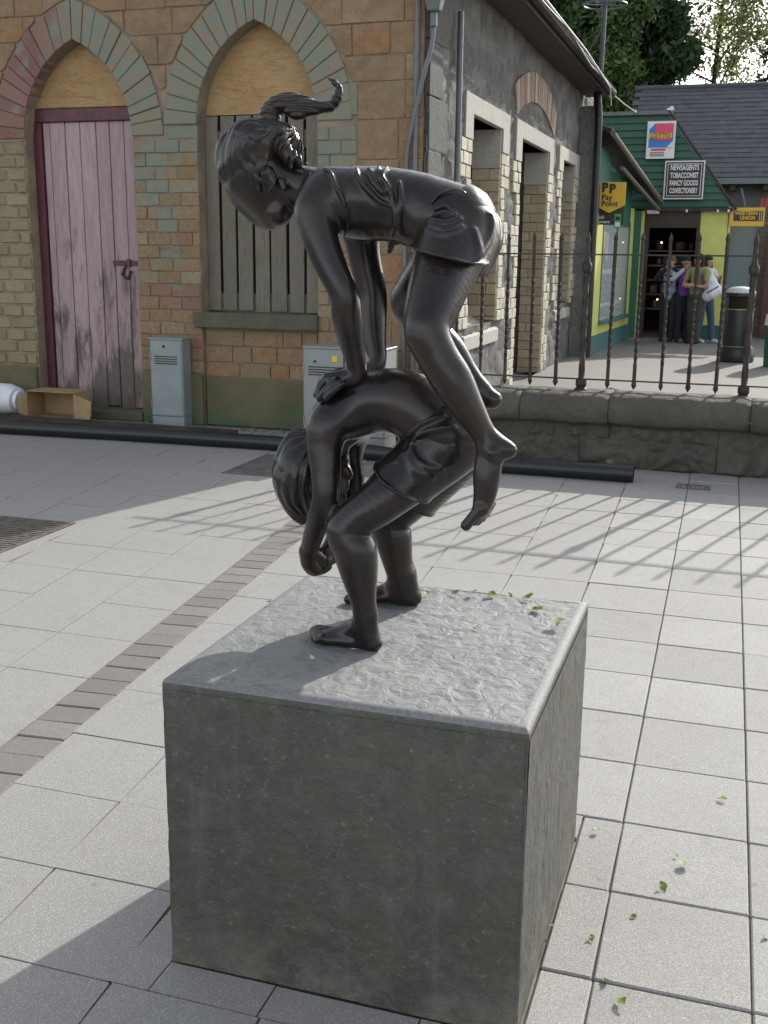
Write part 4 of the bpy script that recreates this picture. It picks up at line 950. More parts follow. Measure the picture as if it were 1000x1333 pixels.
QUO = [((10.68, 12.74), (11.0, 12.4), 3.14, 2.96, 2.72, .90, 1), ((13.14, 15.76), (13.5, 15.45), 3.16, 2.97, 2.70, .62, 2), ((16.27, 18.24), (16.65, 17.85), 3.15, 2.97, 2.80, .90, 3)]
for (o0, o1), (i0, i1), zt, zb, zl, zbot, k in QUO:
    MB().prism([(o0, zt), (o1, zt), (o1, zl), (i1, zl), (i1, zb), (i0, zb), (i0, zl), (o0, zl)], XE_ - .3, XE_ + .045, axis='x').build('lintel', M_LIME, side, bevel=.006)
    z = zl - .002; r_ = 0
    zend = .02 if k == 2 else zbot - .03
    while z > zend + .03:
        z0 = max(z - .122, zend); wd = (.44 if (r_ // 3) % 2 == 0 else .22)
        for s_, e_ in ((-1, i0), (1, i1)):
            segs = [(0, .22), (.22, .44)] if wd > .3 else [(0, .22)]
            if r_ % 2 and wd > .3: segs = [(0, .12), (.12, .34), (.34, .44)]
            for a, b in segs:
                ya, yb_ = (e_ - b, e_ - a) if s_ < 0 else (e_ + a, e_ + b)
                on_side('quoin_brick', rb.choice(BRC), ya, yb_, z0, z, side)
        z = z0; r_ += 1
    # recess: far jamb facing the square, back panel, soffit, sill
    zr0 = 0 if k == 2 else zbot
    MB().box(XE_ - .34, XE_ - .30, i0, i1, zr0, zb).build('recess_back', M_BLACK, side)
    z = 2.55; r_ = 0
    MB().box(XE_ - .299, XE_ + .02, i1 - .03, i1 + .02, 2.553, zb - .002).build('reveal_stone', M_LIME, side)
    while z > zr0 + .03:
        z0 = max(z - .124, zr0); sp = XE_ - .3 + (.10 if r_ % 2 else .2)
        for xa, xb in ((XE_ - .299, sp), (sp, XE_ + .02)):
            link('reveal_brick', rb.choice(BRR), ((xa + xb) / 2, i1 + .02 + rb.uniform(-.003, .003), (z + z0) / 2), side, scale=(xb - xa - .006, .1, z - z0 - .007))
        z = z0; r_ += 1
    if k != 2:
        MB().prism([(XE_ - .30, zbot + .06), (XE_ + .035, zbot - .10), (XE_ + .035, zbot - .24), (XE_ - .3, zbot - .24)], i0 - .12, i1 + .12, axis='y').build('sill', M_LIME, side, bevel=.006)
# brick relieving arch over the doorway
ym, half, rise, dep = 14.45, 1.32, .27, .34
Rr = (half ** 2 + rise ** 2) / (2 * rise); th = math.asin(half / Rr); zc = 3.20 + rise - Rr
MB().prism([(ym + (Rr - .003) * math.sin(th * (i / 8 - 1)), zc + (Rr - .003) * math.cos(th * (i / 8 - 1))) for i in range(17)] + [(ym + half, 3.17), (ym - half, 3.17)], XE_ - .1, XE_ + .012, axis='x').build('arch_filling', M_RUBBLE, side)
n = 22
M_RB = stone_mat('red_arch_brick', (.26, .17, .12), (.36, .26, .20), s1=9, s2=60)
M_RB2 = stone_mat('pale_arch_brick', (.34, .31, .25), (.42, .39, .33), s1=9, s2=60)
for i in range(n):
    a0 = -th + 2 * th * (i + .06) / n; a1 = -th + 2 * th * (i + .94) / n
    MB().prism([(ym + q * math.sin(a), zc + q * math.cos(a)) for q, a in ((Rr, a0), (Rr, a1), (Rr + dep, a1), (Rr + dep, a0))], XE_ - .1, XE_ + .035 + rb.uniform(-.004, .006), axis='x').build('arch_brick', M_RB2 if i % 4 == 1 else M_RB, side)
# corner blocks
z = .3
for i in range(9):
    h_ = .44; on_side('corner_block', chunk(M_LIME if 0 else M_RUBBLE, seed=60 + i, amp=.01, bev=.03), 9.42, 9.42 + (.62 if i % 2 else .42), z, z + h_, side, proud=.03)
    z += h_
# plinth ledge
for a in range(6):
    y0 = 9.42 + a * .66
    if y0 < 10.9: pass
M_SLATE = stone_mat('blue_grey_roof_slate', (.05, .055, .062), (.08, .086, .095), s1=5, s2=50, bs=.3, bd=.004)
M_FASCIA = simple('old_brown_black_board', (.045, .034, .032), .7, var=.5, scale=9, bump=.4)
ex, ez, rx, rz = -2.33, 4.12, -5.15, 6.7
roof = MB().prism([(ex - .02, ez + .06), (rx, rz), (-8.0, ez + .06), (-8.0, ez), (rx, rz - .12), (ex - .02, ez)], 9.12, 18.75, axis='y').build('roof', M_SLATE, bld)
MB().box(ex - .34, ex - .002, 9.2, 18.7, ez - .035, ez - .003).build('soffit', M_FASCIA, bld)
MB().box(ex, ex + .03, 9.15, 18.72, ez - .05, ez + .14).build('fascia', M_FASCIA, bld, bevel=.004)
slm = [MB().box(-.15, .15, -.135, .135, -.007, .007).data('slate', M_SLATE, bevel=.002) for _ in range(1)]
sa = math.atan2(rz - ez, ex - rx)
for r_ in range(3):
    for i in range(34):
        y = 9.3 + i * .278 + (.139 if r_ % 2 else 0)
        d = -.02 + r_ * .2
        link('slate', slm[0], (ex + .02 - d * math.cos(sa), y, ez + .155 + d * math.sin(sa) + .012), roof, rot=(rb.uniform(-.01, .01), sa + .05 + rb.uniform(-.01, .01), 0))
g_ = MB().tube([(ex + .085, y, ez + .04 - (y - 9) * .002) for y in (9.1, 12, 15, 18.7)], .055, 8); g_.build('gutter', M_FASCIA, bld, smooth=True)
cb = MB().tube([(ex + .15, 9.3, ez + .02), (ex + .15, 11.5, ez - .01), (ex + .16, 13.6, ez + .03), (ex + .14, 15.6, ez - .04), (ex + .15, 17.4, ez + .0), (-2.25, 18.3, ez - .02), (-2.2, 20, 4.12), (-2.15, 21.5, 4.16), (-2.3, 22.85, 4.36)], .013, 6); cb.build('cable', M_CONDUIT, bld, smooth=True)
cb = MB().tube([(ex + .17, 9.3, ez + .05), (ex + .19, 12.5, ez + .01), (ex + .16, 15, ez + .05), (ex + .17, 17.6, ez - .05), (ex + .10, 18.4, ez - .2)], .010, 6); cb.build('cable', M_WHITE, bld, smooth=True)
# conduits and hose at the corner
MB().tube([(-2.765, YW - .03, 0), (-2.765, YW - .03, 4.6)], .022, 10).build('conduit', M_CONDUIT, bld, smooth=True)
MB().tube([(XE_ + .07, 10.28, 0), (XE_ + .07, 10.28, 3.75)], .028, 10).build('conduit', M_CONDUIT, bld, smooth=True)
for z in (3.25, 2.35): MB().box(-2.81, -2.72, YW - .012, YW + .006, z, z + .025).build('clip', M_CONDUIT, bld)
MB().tube([(-2.84, YW - .04, .02), (-2.84, YW - .04, 2.3), (-2.83, YW - .045, 2.5), (-2.75, YW - .06, 2.85), (-2.69, YW - .07, 3.1), (-2.63, YW - .06, 3.3), (-2.615, YW - .02, 3.55)], .020, 10).build('hose', M_CONDUIT, bld, smooth=True)
# lantern bracket lamp on the corner
lamp = thing('wall_floodlight', (-2.58, 9.32, 3.55), 'grey wall floodlight hung high on the corner above the conduits', 'floodlight')
b_ = MB()
def frus(b_, c, z0, z1, a0, a1, d0, d1, sk=0): 
    q = [(c[0] - a0, c[1] - d0, z0), (c[0] + a0, c[1] - d0, z0), (c[0] + a0, c[1] + d0, z0), (c[0] - a0, c[1] + d0, z0), (c[0] - a1 + sk, c[1] - d1, z1), (c[0] + a1 + sk, c[1] - d1, z1), (c[0] + a1 + sk, c[1] + d1, z1), (c[0] - a1 + sk, c[1] + d1, z1)]
    b_.add(q, [(3, 2, 1, 0), (4, 5, 6, 7), (0, 1, 5, 4), (1, 2, 6, 5), (2, 3, 7, 6), (3, 0, 4, 7)])
frus(b_, (-2.60, 9.3), 3.56, 3.95, .05, .14, .05, .10); b_.build('housing', simple('dark_grey_housing', (.10, .115, .12), .45), lamp, bevel=.012, seg=2)
MB().tube([(-2.615, 9.33, 3.57), (-2.615, 9.34, 3.46)], .03, 10).build('gland', M_CONDUIT, lamp, smooth=True)
b_ = MB(); frus(b_, (-2.42, 9.36), 3.86, 3.96, .07, .09, .08, .08); b_.build('lamp_head', simple('grey_green_lamp_head', (.2, .25, .24), .35), lamp, bevel=.01)
# ------------------------------------------------------------------ low stone wall with iron railing
lw = thing('low_stone_wall', (0, 8.85, 0), 'low dark stone wall with rounded coping blocks, topped by the iron railing', 'wall')
prof = [(8.60, .345), (8.545, .37), (8.52, .43), (8.535, .50), (8.585, .552), (8.66, .582), (8.85, .588), (9.02, .575), (9.10, .53), (9.12, .345)]
def coping(x0, x1, seed):
    nx = max(6, int((x1 - x0) / .05)); ps = spline([(a, b, 0, 0) for a, b in prof], 3)[:, :2]
    X = np.linspace(x0 + .002, x1 - .002, nx); P = np.zeros((nx, len(ps), 3))
    P[..., 0] = X[:, None]; P[..., 1] = ps[:, 0][None]; P[..., 2] = ps[:, 1][None]
    e = np.minimum(X - x0, x1 - X); pin = np.clip(1 - e / .04, 0, 1) ** 2 * .009
    c0 = np.array([8.82, .46]); d = P[..., 1:] - c0; d /= np.linalg.norm(d, axis=-1, keepdims=True) + 1e-6
    h = .030 * fbm(P * 2.6 + seed, 4) + .010 * fbm(P * 14, 2) - pin[:, None]
    P[..., 1:] += d * h[..., None]
    n0, n1 = nx, len(ps); idx = np.arange(n0 * n1).reshape(n0, n1)
    F = np.stack([idx[:-1, :-1], idx[:-1, 1:], idx[1:, 1:], idx[1:, :-1]], -1).reshape(-1, 4)
    V = P.reshape(-1, 3); V2 = np.concatenate([V, P[0].mean(0)[None], P[-1].mean(0)[None]])
    me = raw_mesh('coping_stone', V2 - np.array([(x0 + x1) / 2, 8.85, .35]), F, M_COPE)
    import bmesh
    bm = bmesh.new(); bm.from_mesh(me); bm.verts.ensure_lookup_table(); a, b = len(V), len(V) + 1
    for j in range(n1 - 1):
        bm.faces.new([bm.verts[idx[0, j]], bm.verts[a], bm.verts[idx[0, j + 1]]]); bm.faces.new([bm.verts[idx[-1, j + 1]], bm.verts[b], bm.verts[idx[-1, j]]])
    bm.normal_update(); bm.to_mesh(me); bm.free()
    return link('coping_stone', me, ((x0 + x1) / 2, 8.85, .35), lw)
xc = [-2.66, -1.62, -.93, .12, .78, 1.7, 2.6]
for i in range(6): coping(xc[i], xc[i + 1], i * 3.1)
MB().box(-2.66, 2.6, 8.665, 9.1, 0, .345).build('rubble_core', M_COPE, lw)
rw = random.Random(8)
for z0, z1, cuts in ((.225, .34, [-2.66, -1.95, -1.1, -.92, -.1]), (0.0, .222, [-2.66, -2.0, -1.15, -.62, -.1]), (0, .34, [-.1, .95, 1.75, 2.6])):
    for a, b in zip(cuts[:-1], cuts[1:]):
        P, F = rough_panel((a + .006, 8.645 + rw.uniform(-.008, .01), z0 + .003), (b - a - .012, 0, 0), (0, 0, z1 - z0 - .006), int((b - a) / .022), int((z1 - z0) / .022) + 2, (0, -1, 0), .075, 7, .0)
        V = P.copy(); e = np.minimum(np.minimum(V[:, 0] - a, b - V[:, 0]), np.minimum(V[:, 2] - z0, z1 - V[:, 2])); V[:, 1] += np.clip(1 - e / .02, 0, 1) ** 2 * .02
        link('wall_stone', raw_mesh('wall_stone', V - np.array([a, 8.66, z0]), F, M_COPE), (a, 8.66, z0), lw)

rail = thing('iron_railing', (0, 8.85, .58), 'rusty brown iron railing with twisted spear-topped bars on the low stone wall', 'railing')
def twist_bar():
    mb = MB(); zs = []; z = .615
    secs = [(.600, .001, 0), (.635, .014, 0), (.665, .010, 0)]
    n = 46
    for i in range(n + 1):
        t_ = i / n; zz = .70 + t_ * 1.02; tw = min(max((zz - .80) / .66, 0), 1) * math.pi * 5.5
        secs.append((zz, .0098, tw))
    e = secs[-1][2]
    secs += [(1.745, .0085, e), (1.765, .013, e), (1.785, .009, e), (1.812, .001, e)]
    for z, h, a in secs:
        h *= 1.08
        for k in range(4):
            b = a + math.pi / 4 + k * math.pi / 2; s2 = h * 1.414
            mb.v.append((s2 * math.cos(b), s2 * math.sin(b), z - .6))
    for i in range(len(secs) - 1):
        for k in range(4): mb.f.append((i * 4 + k, i * 4 + (k + 1) % 4, i * 4 + 4 + (k + 1) % 4, i * 4 + 4 + k)); mb.m.append(0)
    return mb.data('bar', M_IRON)
def post_mesh():
    mb = MB(); P = [(.0, .05), (.02, .05), (.035, .036), (.05, .044), (.085, .044), (.10, .032)]; n = 40
    for i in range(n + 1): P.append((.11 + .82 * i / n, .023))
    P += [(.94, .034), (.95, .036), (.975, .040), (1.0, .036), (1.01, .026), (1.06, .018), (1.15, .015), (1.185, .020), (1.21, .012), (1.245, .001)]
    for z, r_ in P:
        for k in range(16):
            a = 2 * math.pi * k / 16; q = r_ * (1 + (.13 * math.cos(4 * (a + z * 9)) if .1 < z < .935 else 0)); mb.v.append((q * math.cos(a), q * math.sin(a), z))
    for i in range(len(P) - 1):
        for k in range(16): mb.f.append((i * 16 + k, i * 16 + (k + 1) % 16, i * 16 + 16 + (k + 1) % 16, i * 16 + 16 + k)); mb.m.append(0)
    return mb.data('post', M_IRON, smooth=True)
bm_, pm_ = twist_bar(), post_mesh()
for i in range(-6, 12):
    x = -1.19 + .2075 * i
    if i % 6 == 0: link('post', pm_, (x, 8.85, .57), rail)
    else: link('bar', bm_, (x, 8.85, .6), rail, rot=(rw.uniform(-.006, .006), rw.uniform(-.01, .01), rw.uniform(0, 1.5)))
MB().box(-2.64, 2.3, 8.836, 8.864, 1.636, 1.648).build('rail', M_IRON, rail)
MB().box(-2.64, 2.3, 8.834, 8.866, .664, .676).build('rail', M_IRON, rail)

# ------------------------------------------------------------------ things left lying at the foot of the building
def pipe(name, pts, r, mat_, label):
    mb = MB(); mb.tube([(x, y, r + .002) for x, y in pts], r, 20, cap=False); mb.tube([(x, y, r + .002) for x, y in pts], r * .88, 20, cap=False)
    n = len(pts)
    for base, k in ((0, 0), ((n - 1) * 20, 1)):
        for i in range(20):
            a, b = base + i, base + (i + 1) % 20; off = n * 20
            mb.f.append((a, b, b + off, a + off)); mb.m.append(0)
    o = mb.build(name, mat_, smooth=True); return tag(o, label, 'pipe')
pipe('plastic_pipe', [(-8.4, 8.20), (-6.2, 8.30), (-4.6, 8.38), (-3.66, 8.39), (-2.7, 8.27), (-1.6, 8.13), (-.672, 8.13)], .062, M_PIPE, 'long black plastic pipe lying along the paving in front of the wall and building')
ch = MB(); ch.box(-8.4, -4.2, 8.62, 8.80, .0, .012); ch.box(-8.4, -4.2, 8.62, 8.634, .013, .085); ch.box(-8.4, -4.2, 8.786, 8.80, .013, .085); ch.box(-8.4, -5.0, 8.86, 9.0, 0, .05)
for v in range(len(ch.v)): ch.v[v] = (ch.v[v][0], ch.v[v][1] + (ch.v[v][0] + 4.2) * -.02, ch.v[v][2])
tag(ch.build('steel_channel', M_CHANNEL, bevel=.003), 'rusty dark steel channel lying behind the black pipe at the foot of the door', 'steel channel')
def cabinet(name, x0, x1, y0, y1, z1, mat_, label, door_z=.10, key=None):
    t = thing(name, ((x0 + x1) / 2, (y0 + y1) / 2, 0), label, 'utility cabinet')
    MB().box(x0, x1, y0, y1, door_z, z1).build('case', mat_, t, bevel=.004)
    MB().box(x0 + .004, x1 - .004, y0 + .004, y1 - .004, 0, door_z - .003).build('base', mat_, t)
    MB().box(x0 - .006, x1 + .006, y0 - .008, y1 + .004, z1 + .001, z1 + .018).build('lid', mat_, t, bevel=.003)
    d = MB().box(x0 + .012, x1 - .012, y0 - .008, y0 - .001, door_z + .01, z1 - .012).build('door', mat_, t, bevel=.003)
    MB().tube([(key[0], y0 - .008, key[1]), (key[0], y0 - .014, key[1])], .013, 12).build('lock', M_IRON, d)
    for k in range(4): MB().box(x0 + .05, x1 - .05, y0 - .011, y0 - .0085, z1 - .16 - k * .022, z1 - .150 - k * .022).build('vent_slot', M_IRON, d)
    MB().box(x0 + .003, x0 + .011, y0 - .012, y0 - .002, z1 - .2, z1 - .12).box(x0 + .003, x0 + .011, y0 - .012, y0 - .002, .18, .26).build('hinge', mat_, t)
    return t
cabinet('utility_cabinet', -5.29, -4.95, 9.20, 9.365, .82, M_GALV, 'narrow blue-grey metal utility cabinet standing between the pink door and the boarded window', key=(-5.14, .76))
c2 = cabinet('utility_cabinet', -3.54, -2.80, 8.72, 9.05, .84, M_GALV2, 'wide pale grey metal utility cabinet at the building corner, behind the stooping child', key=(-3.43, .73))
MB().box(-3.275, -3.225, 8.708, 8.711, .735, .785).build('warning_sticker', M_YELLOW, c2)
MB().box(-3.17, -3.16, 8.706, 8.712, .11, .82).build('door_seam', M_IRON, c2)
# carton with its open side to the square
cr = thing('cardboard_box', (-6.35, 9.1, 0), 'open brown cardboard box lying on its side by the pink door', 'cardboard box')
cx0, cx1, cy0, cy1, cz0, cz1, t_ = -6.50, -5.97, 8.93, 9.22, .05, .31, .006
mb = MB(); mb.box(cx0, cx1, cy1 - t_, cy1, cz0, cz1); mb.box(cx0, cx1, cy0, cy1 - t_ - .001, cz0, cz0 + t_); mb.box(cx0, cx1, cy0, cy1 - t_ - .001, cz1 - t_, cz1)
mb.box(cx0, cx0 + t_, cy0, cy1 - t_ - .001, cz0 + t_ + .001, cz1 - t_ - .001); mb.box(cx1 - t_, cx1, cy0, cy1 - t_ - .001, cz0 + t_ + .001, cz1 - t_ - .001); mb.build('carton', M_CARD, cr)
MB().add([(cx1, cy0, cz0 + .01), (cx1, cy0, cz1 - .01), (cx1 + .24, cy0 - .08, cz1 - .06), (cx1 + .22, cy0 - .09, cz0 - .01)], [(0, 1, 2, 3)]).build('flap', M_CARD, cr)
MB().add([(cx0 + .01, cy0, cz0), (cx1 - .01, cy0, cz0), (cx1 - .05, cy0 - .15, .035), (cx0 + .03, cy0 - .15, .035)], [(0, 1, 2, 3)]).build('flap', M_CARD, cr)
MB().add([(cx0, cy0, cz0 + .01), (cx0, cy0, cz1 - .01), (cx0 - .05, cy0 - .06, cz1 - .07), (cx0 - .06, cy0 - .06, cz0 + .05)], [(0, 1, 2, 3)]).build('flap', M_CARD, cr)
ro = thing('white_roll', (-7.1, 9.12, 0), 'white plastic wrapped roll at the left edge beside the open box', 'roll')
MB().tube([(-7.7, 9.16, .2), (-6.80, 9.08, .195), (-6.70, 9.07, .19)], [.15, .15, .125], 24).build('wrapped_roll', M_WHITE, ro, smooth=True)
MB().tube([(-6.699, 9.07, .19), (-6.66, 9.07, .188)], .10, 20).build('roll_end', M_WHITE, ro, smooth=True)
# box under the doorstep, loose debris at the wall foot
MB().box(-5.88, -5.62, 9.1, 9.3, .0, .05)
deb = MB(); rd = random.Random(4)
for i in range(420):
    x = rd.uniform(-5.6, -3.6); y = 9.34 - abs(rd.gauss(0, .13)); s_ = rd.uniform(.006, .022)
    if -5.3 < x < -4.93 and y > 9.18: continue
    p = [(x + rd.uniform(-s_, s_), y + rd.uniform(-s_, s_), rd.uniform(0, s_)) for _ in range(4)]
    deb.add(p, [(0, 1, 2), (0, 2, 3), (0, 3, 1), (1, 3, 2)])
tag(deb.build('gravel_debris', stone_mat('loose_gravel', (.16, .145, .12), (.3, .28, .24))), kind='stuff')
# rubbish caught behind the railing
mb = MB(); mb.tube([(-1.13, 9.28, .50), (-1.0, 9.25, .53), (-.86, 9.27, .50), (-.78, 9.29, .47)], [.02, .035, .03, .012], 8)
lt = tag(mb.build('dark_rag', M_FASCIA, smooth=True), 'crumpled dark rag with a yellow scrap behind the railing on the wall back', 'rag')

# ------------------------------------------------------------------ fallen green leaves
def leaf_mesh(seed):
    r_ = random.Random(seed); mb = MB(); n = 6
    L, W_ = 1.0, .42
    for i in range(n + 1):
        t_ = i / n; w_ = W_ * math.sin(math.pi * t_ ** .8) * (1 + r_.uniform(-.12, .12)); z = .18 * math.sin(t_ * 3 + seed) + .05
        mb.v += [(t_ * L - .5, -w_, z + .22 * r_.random()), (t_ * L - .5, 0, z), (t_ * L - .5, w_, z + .22 * r_.random())]
    for i in range(n):
        a = i * 3; mb.f += [(a, a + 3, a + 4, a + 1), (a + 1, a + 4, a + 5, a + 2)]; mb.m += [0, 0]
    return mb.data('fallen_leaf', M_LEAFLET, smooth='all')
LM = [leaf_mesh(i) for i in range(5)]
def px_leaf(x, y, z, s, label, grp, parts=1):
    for k in range(parts):
        o = link('fallen_leaf', LM[rd.randrange(5)], (x + (0 if k == 0 else rd.uniform(-s, s) * .6), y + (0 if k == 0 else rd.uniform(-s, s) * .6), z + .002), None, rot=(rd.uniform(-.25, .25), rd.uniform(-.25, .25), rd.uniform(0, 6.3)), scale=(s, s, s))
        tag(o, label, 'leaf', grp)
LT = [(-1.149, 2.575, 'tiny green leaf at the back left of the plinth top'), (-.77, 2.797, 'green leaf beside the far heel on the plinth top'), (-.699, 2.83, 'green leaf on the back edge of the plinth, right of the far heel'),
      (-.651, 2.84, 'upright green leaf near the middle of the plinth\'s back edge'), (-.601, 2.851, 'green leaf fourth from the heel along the plinth\'s back edge'), (-.547, 2.848, 'small pale leaf between two larger ones on the plinth\'s back edge'),
      (-.50, 2.851, 'green leaf near the back right corner of the plinth top'), (-.455, 2.762, 'yellow-green leaf just inside the plinth\'s back right corner'), (-.383, 2.658, 'largest curled green leaf, by the right edge of the plinth top')]
for i, (x, y, l) in enumerate(LT): px_leaf(x, y, .727, (.018, .022, .026, .026, .036, .018, .032, .038, .044)[i], l, 'green leaves fallen on the plinth top')
LG = [(.06, 3.271, 'small leaf on the paving, farthest right of the plinth'), (-.033, 2.839, 'biggest crumpled leaf on the paving right of the plinth'), (-.287, 2.951, 'leaf on the narrow slab nearest the plinth\'s back right corner'),
      (-.078, 2.713, 'leaf just below the biggest crumpled leaf on the paving'), (-.14, 2.557, 'lone small leaf in the middle of the large slab'), (-.136, 2.212, 'round leaf on the nearest slab right of the plinth'),
      (-.178, 2.279, 'leaf lying on the slab joint near the bottom edge'), (-.334, 2.446, 'tiny leaf against the foot of the plinth\'s right side'), (-.229, 2.425, 'thin leaf on the joint between narrow and wide slabs'),
      (.179, 2.574, 'leaf at the right edge of the picture on the paving'), (-.054, 2.886, 'speck of leaf beside the biggest crumpled one')]
for i, (x, y, l) in enumerate(LG): px_leaf(x, y, .003, (.026, .034, .024, .03, .018, .030, .022, .018, .022, .018, .012)[i], l, 'green leaves fallen on the paving')
# ------------------------------------------------------------------ newsagent's shop behind the railing
def paint(name, col, rough=.5, var=.06): return simple(name, col, rough, var=var, bump=.06)
M_YEL = paint('pale_yellow_paint', (.64, .66, .17)); M_GRN = paint('dark_green_paint', (.022, .13, .085)); M_TEAL = paint('blue_green_base_paint', (.07, .17, .175))
def clad():
    t = NT('green_cladding_board')
    c = t.mix(t.rnd, (.018, .085, .055), (.026, .115, .075)); return t.out(c, .5, 0, t.bump(t.noise(9, 3), .2, .004))
M_CLAD = clad()
M_TILE = stone_mat('lichened_roof_tile', (.10, .085, .07), (.24, .22, .17), s1=14, s2=60)
M_DARKWOOD = simple('dark_brown_wood', (.05, .033, .026), .6)
M_SIGNY = simple('sign_yellow', (.72, .44, .03), .35, var=.03); M_SIGNK = simple('sign_black', (.015, .015, .02), .35); M_SIGNW = simple('sign_white', (.75, .75, .74), .4, var=.03)
M_SIGNB = simple('sign_blue', (.02, .20, .62), .35, var=.03); M_SIGNR = simple('sign_pink_red', (.68, .06, .14), .35, var=.03); M_SIGNG = simple('sign_green', (.05, .35, .1), .4)
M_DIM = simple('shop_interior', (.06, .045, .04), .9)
def glass():
    t = NT('window_glass'); t.out((.9, .95, .95), .03, 0, IOR=1.45, Alpha=.35, Specular_IOR_Level=.8); return t.mat
M_GLASS = glass()
def glow(name, col, s):
    t = NT(name); t.out((.8, .8, .8)); t.put(t.b.inputs['Emission Color'], col); t.b.inputs['Emission Strength'].default_value = s; return t.mat
def lettering(name, text, x, y, z, size, mat_, par, width=None, facing='-y', bold=0, align='CENTER', shear=0):
    cu = bpy.data.curves.new('t', 'FONT'); cu.body = text; cu.size = size; cu.align_x = align; cu.align_y = 'CENTER'; cu.extrude = .003; cu.offset = bold; cu.shear = shear; cu.resolution_u = 3
    o = bpy.data.objects.new('t', cu); COL.objects.link(o)
    me = bpy.data.meshes.new_from_object(o.evaluated_get(bpy.context.evaluated_depsgraph_get())); bpy.data.objects.remove(o); me.materials.clear(); me.materials.append(mat_)
    xs = [v.co.x for v in me.vertices]; w0 = max(xs) - min(xs) if xs else 1
    return link(name, me, (x, y, z), par, rot=(math.pi / 2, 0, 0), scale=((width / w0) if width else 1, 1, 1))
SXW = -2.20
def side_map(mb, k=1):
    """the lane side of the shop splays in towards the old building"""
    for i, (x, y, z) in enumerate(mb.v):
        yn = 3.517 / (2.2 / y + .061); mb.v[i] = (x + 2.2 - 2.12 - .061 * (22.9 - yn), yn, z)
    return mb
def _map(mb, *a, **k): return side_map(mb).build(*a, **k)
MB.MAP = _map
M_RUBBLE2 = stone_mat('grey_end_stone', (.15, .148, .14), (.30, .29, .27), s1=5, s2=40, bs=.7, bd=.02)
shop = thing('newsagent_shop', (-1.9, 20, 0), 'small green and yellow newsagent shop with a green boarded gable over its open door', 'shop')
sw = MB().box(SXW - .3, SXW, 16.95, 18.0, .30, 3.1).MAP('side_wall', M_YEL, shop)
MB().box(SXW - .3, SXW + .03, 16.94, 22.9, 0, .298).MAP('painted_base', M_TEAL, shop)
MB().box(SXW - .3, SXW, 18.0, 22.2, .302, .46).MAP('side_wall', M_YEL, shop)
MB().box(SXW - .3, SXW, 22.2, 22.9, .302, 2.5).MAP('side_wall', M_YEL, shop)
MB().box(SXW - .3, SXW - .003, 18.0, 22.2, 2.22, 3.0).MAP('side_wall', M_GRN, shop)
wn_ = MB().box(SXW - .02, SXW + .01, 18.0, 18.08, .52, 2.22).box(SXW - .02, SXW + .01, 22.1, 22.2, .52, 2.22).box(SXW - .02, SXW + .01, 18.08, 22.1, 2.14, 2.22).box(SXW - .02, SXW + .01, 20.0, 20.07, .52, 2.14).MAP('shop_window', M_GRN, shop)
MB().box(SXW - .02, SXW + .10, 17.96, 22.3, .462, .52).MAP('window_sill', M_TEAL, shop, bevel=.005)
MB().box(SXW - .010, SXW - .004, 18.08, 22.1, .52, 2.14).MAP('pane', M_GLASS, wn_)
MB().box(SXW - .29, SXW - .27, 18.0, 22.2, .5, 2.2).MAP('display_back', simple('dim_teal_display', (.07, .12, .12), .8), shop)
for y0, y1, z0, z1, m_ in ((18.15, 18.95, 1.62, 2.02, M_SIGNY), (19.0, 19.2, 1.55, 2.0, M_SIGNW), (19.2, 19.6, 1.4, 1.95, M_SIGNB), (19.75, 20.6, 1.5, 1.95, simple('poster_orange', (.5, .3, .1))), (18.2, 20.8, 1.30, 1.38, M_SIGNW), (18.2, 21.8, .74, .80, M_SIGNW), (19.0, 21.8, .60, .64, M_CONDUIT)):
    MB().box(SXW - .06, SXW - .05, y0, y1, z0, z1).MAP('poster', m_, shop)
mb = MB()
for i in range(7): mb.tube([(SXW - .05, 18.9 + i * .13, 1.25 - i * .03), (SXW - .05, 19.5 + i * .17, .8)], .008, 4)
mb.MAP('magazine_rack', M_CONDUIT, shop)
MB().box(-2.69, -2.41, 18.26, 18.34, 0, 3.9).build('end_pier', M_RUBBLE2, shop)
MB().box(SXW - .28, SXW + .02, 16.955, 18.4, 2.3, 3.3).MAP('fascia_board', M_GRN, shop)
MB().tube([(-2.37, 18.12, 0), (-2.37, 18.12, 3.5), (-2.38, 18.12, 3.75), (-2.43, 18.2, 4.1)], .06, 12).build('drainpipe', M_SIGNK, shop, smooth=True)
# lean-to canopy edge sloping down to the door
A_, B_ = np.array((-2.26, 18.3, 3.50)), np.array((-1.78, 22.8, 2.66))
def along(t_, dx=0, dz=0): p = A_ + (B_ - A_) * t_; return (p[0] + dx, p[1], p[2] + dz)
mb = MB(); q = [along(0, -.5, .25), along(0, .05, 0), along(1, .05, 0), along(1, -.5, .2), along(0, -.5, .31), along(0, .05, .06), along(1, .05, .06), along(1, -.5, .26)]
mb.add(q, [(3, 2, 1, 0), (4, 5, 6, 7), (0, 1, 5, 4), (1, 2, 6, 5), (2, 3, 7, 6), (3, 0, 4, 7)]); can = mb.build('canopy', M_FASCIA, shop)
tm = MB().box(-.19, .19, -.11, .11, -.018, .018).data('roof_tile', M_TILE, bevel=.006)
for i in range(27): 
    link('roof_tile', tm, along((i + .5) / 27, -.11, .125), can, rot=(-.12, .32, .03))
MB().tube([along(0, .10, -.02), along(.5, .10, -.03), along(1, .10, -.02)], .042, 8).build('gutter', M_TILE, shop, smooth=True)
MB().tube([along(.25, .02, -.24), along(1, .06, -.17)], .035, 8).build('lower_rail', M_TILE, shop, smooth=True)
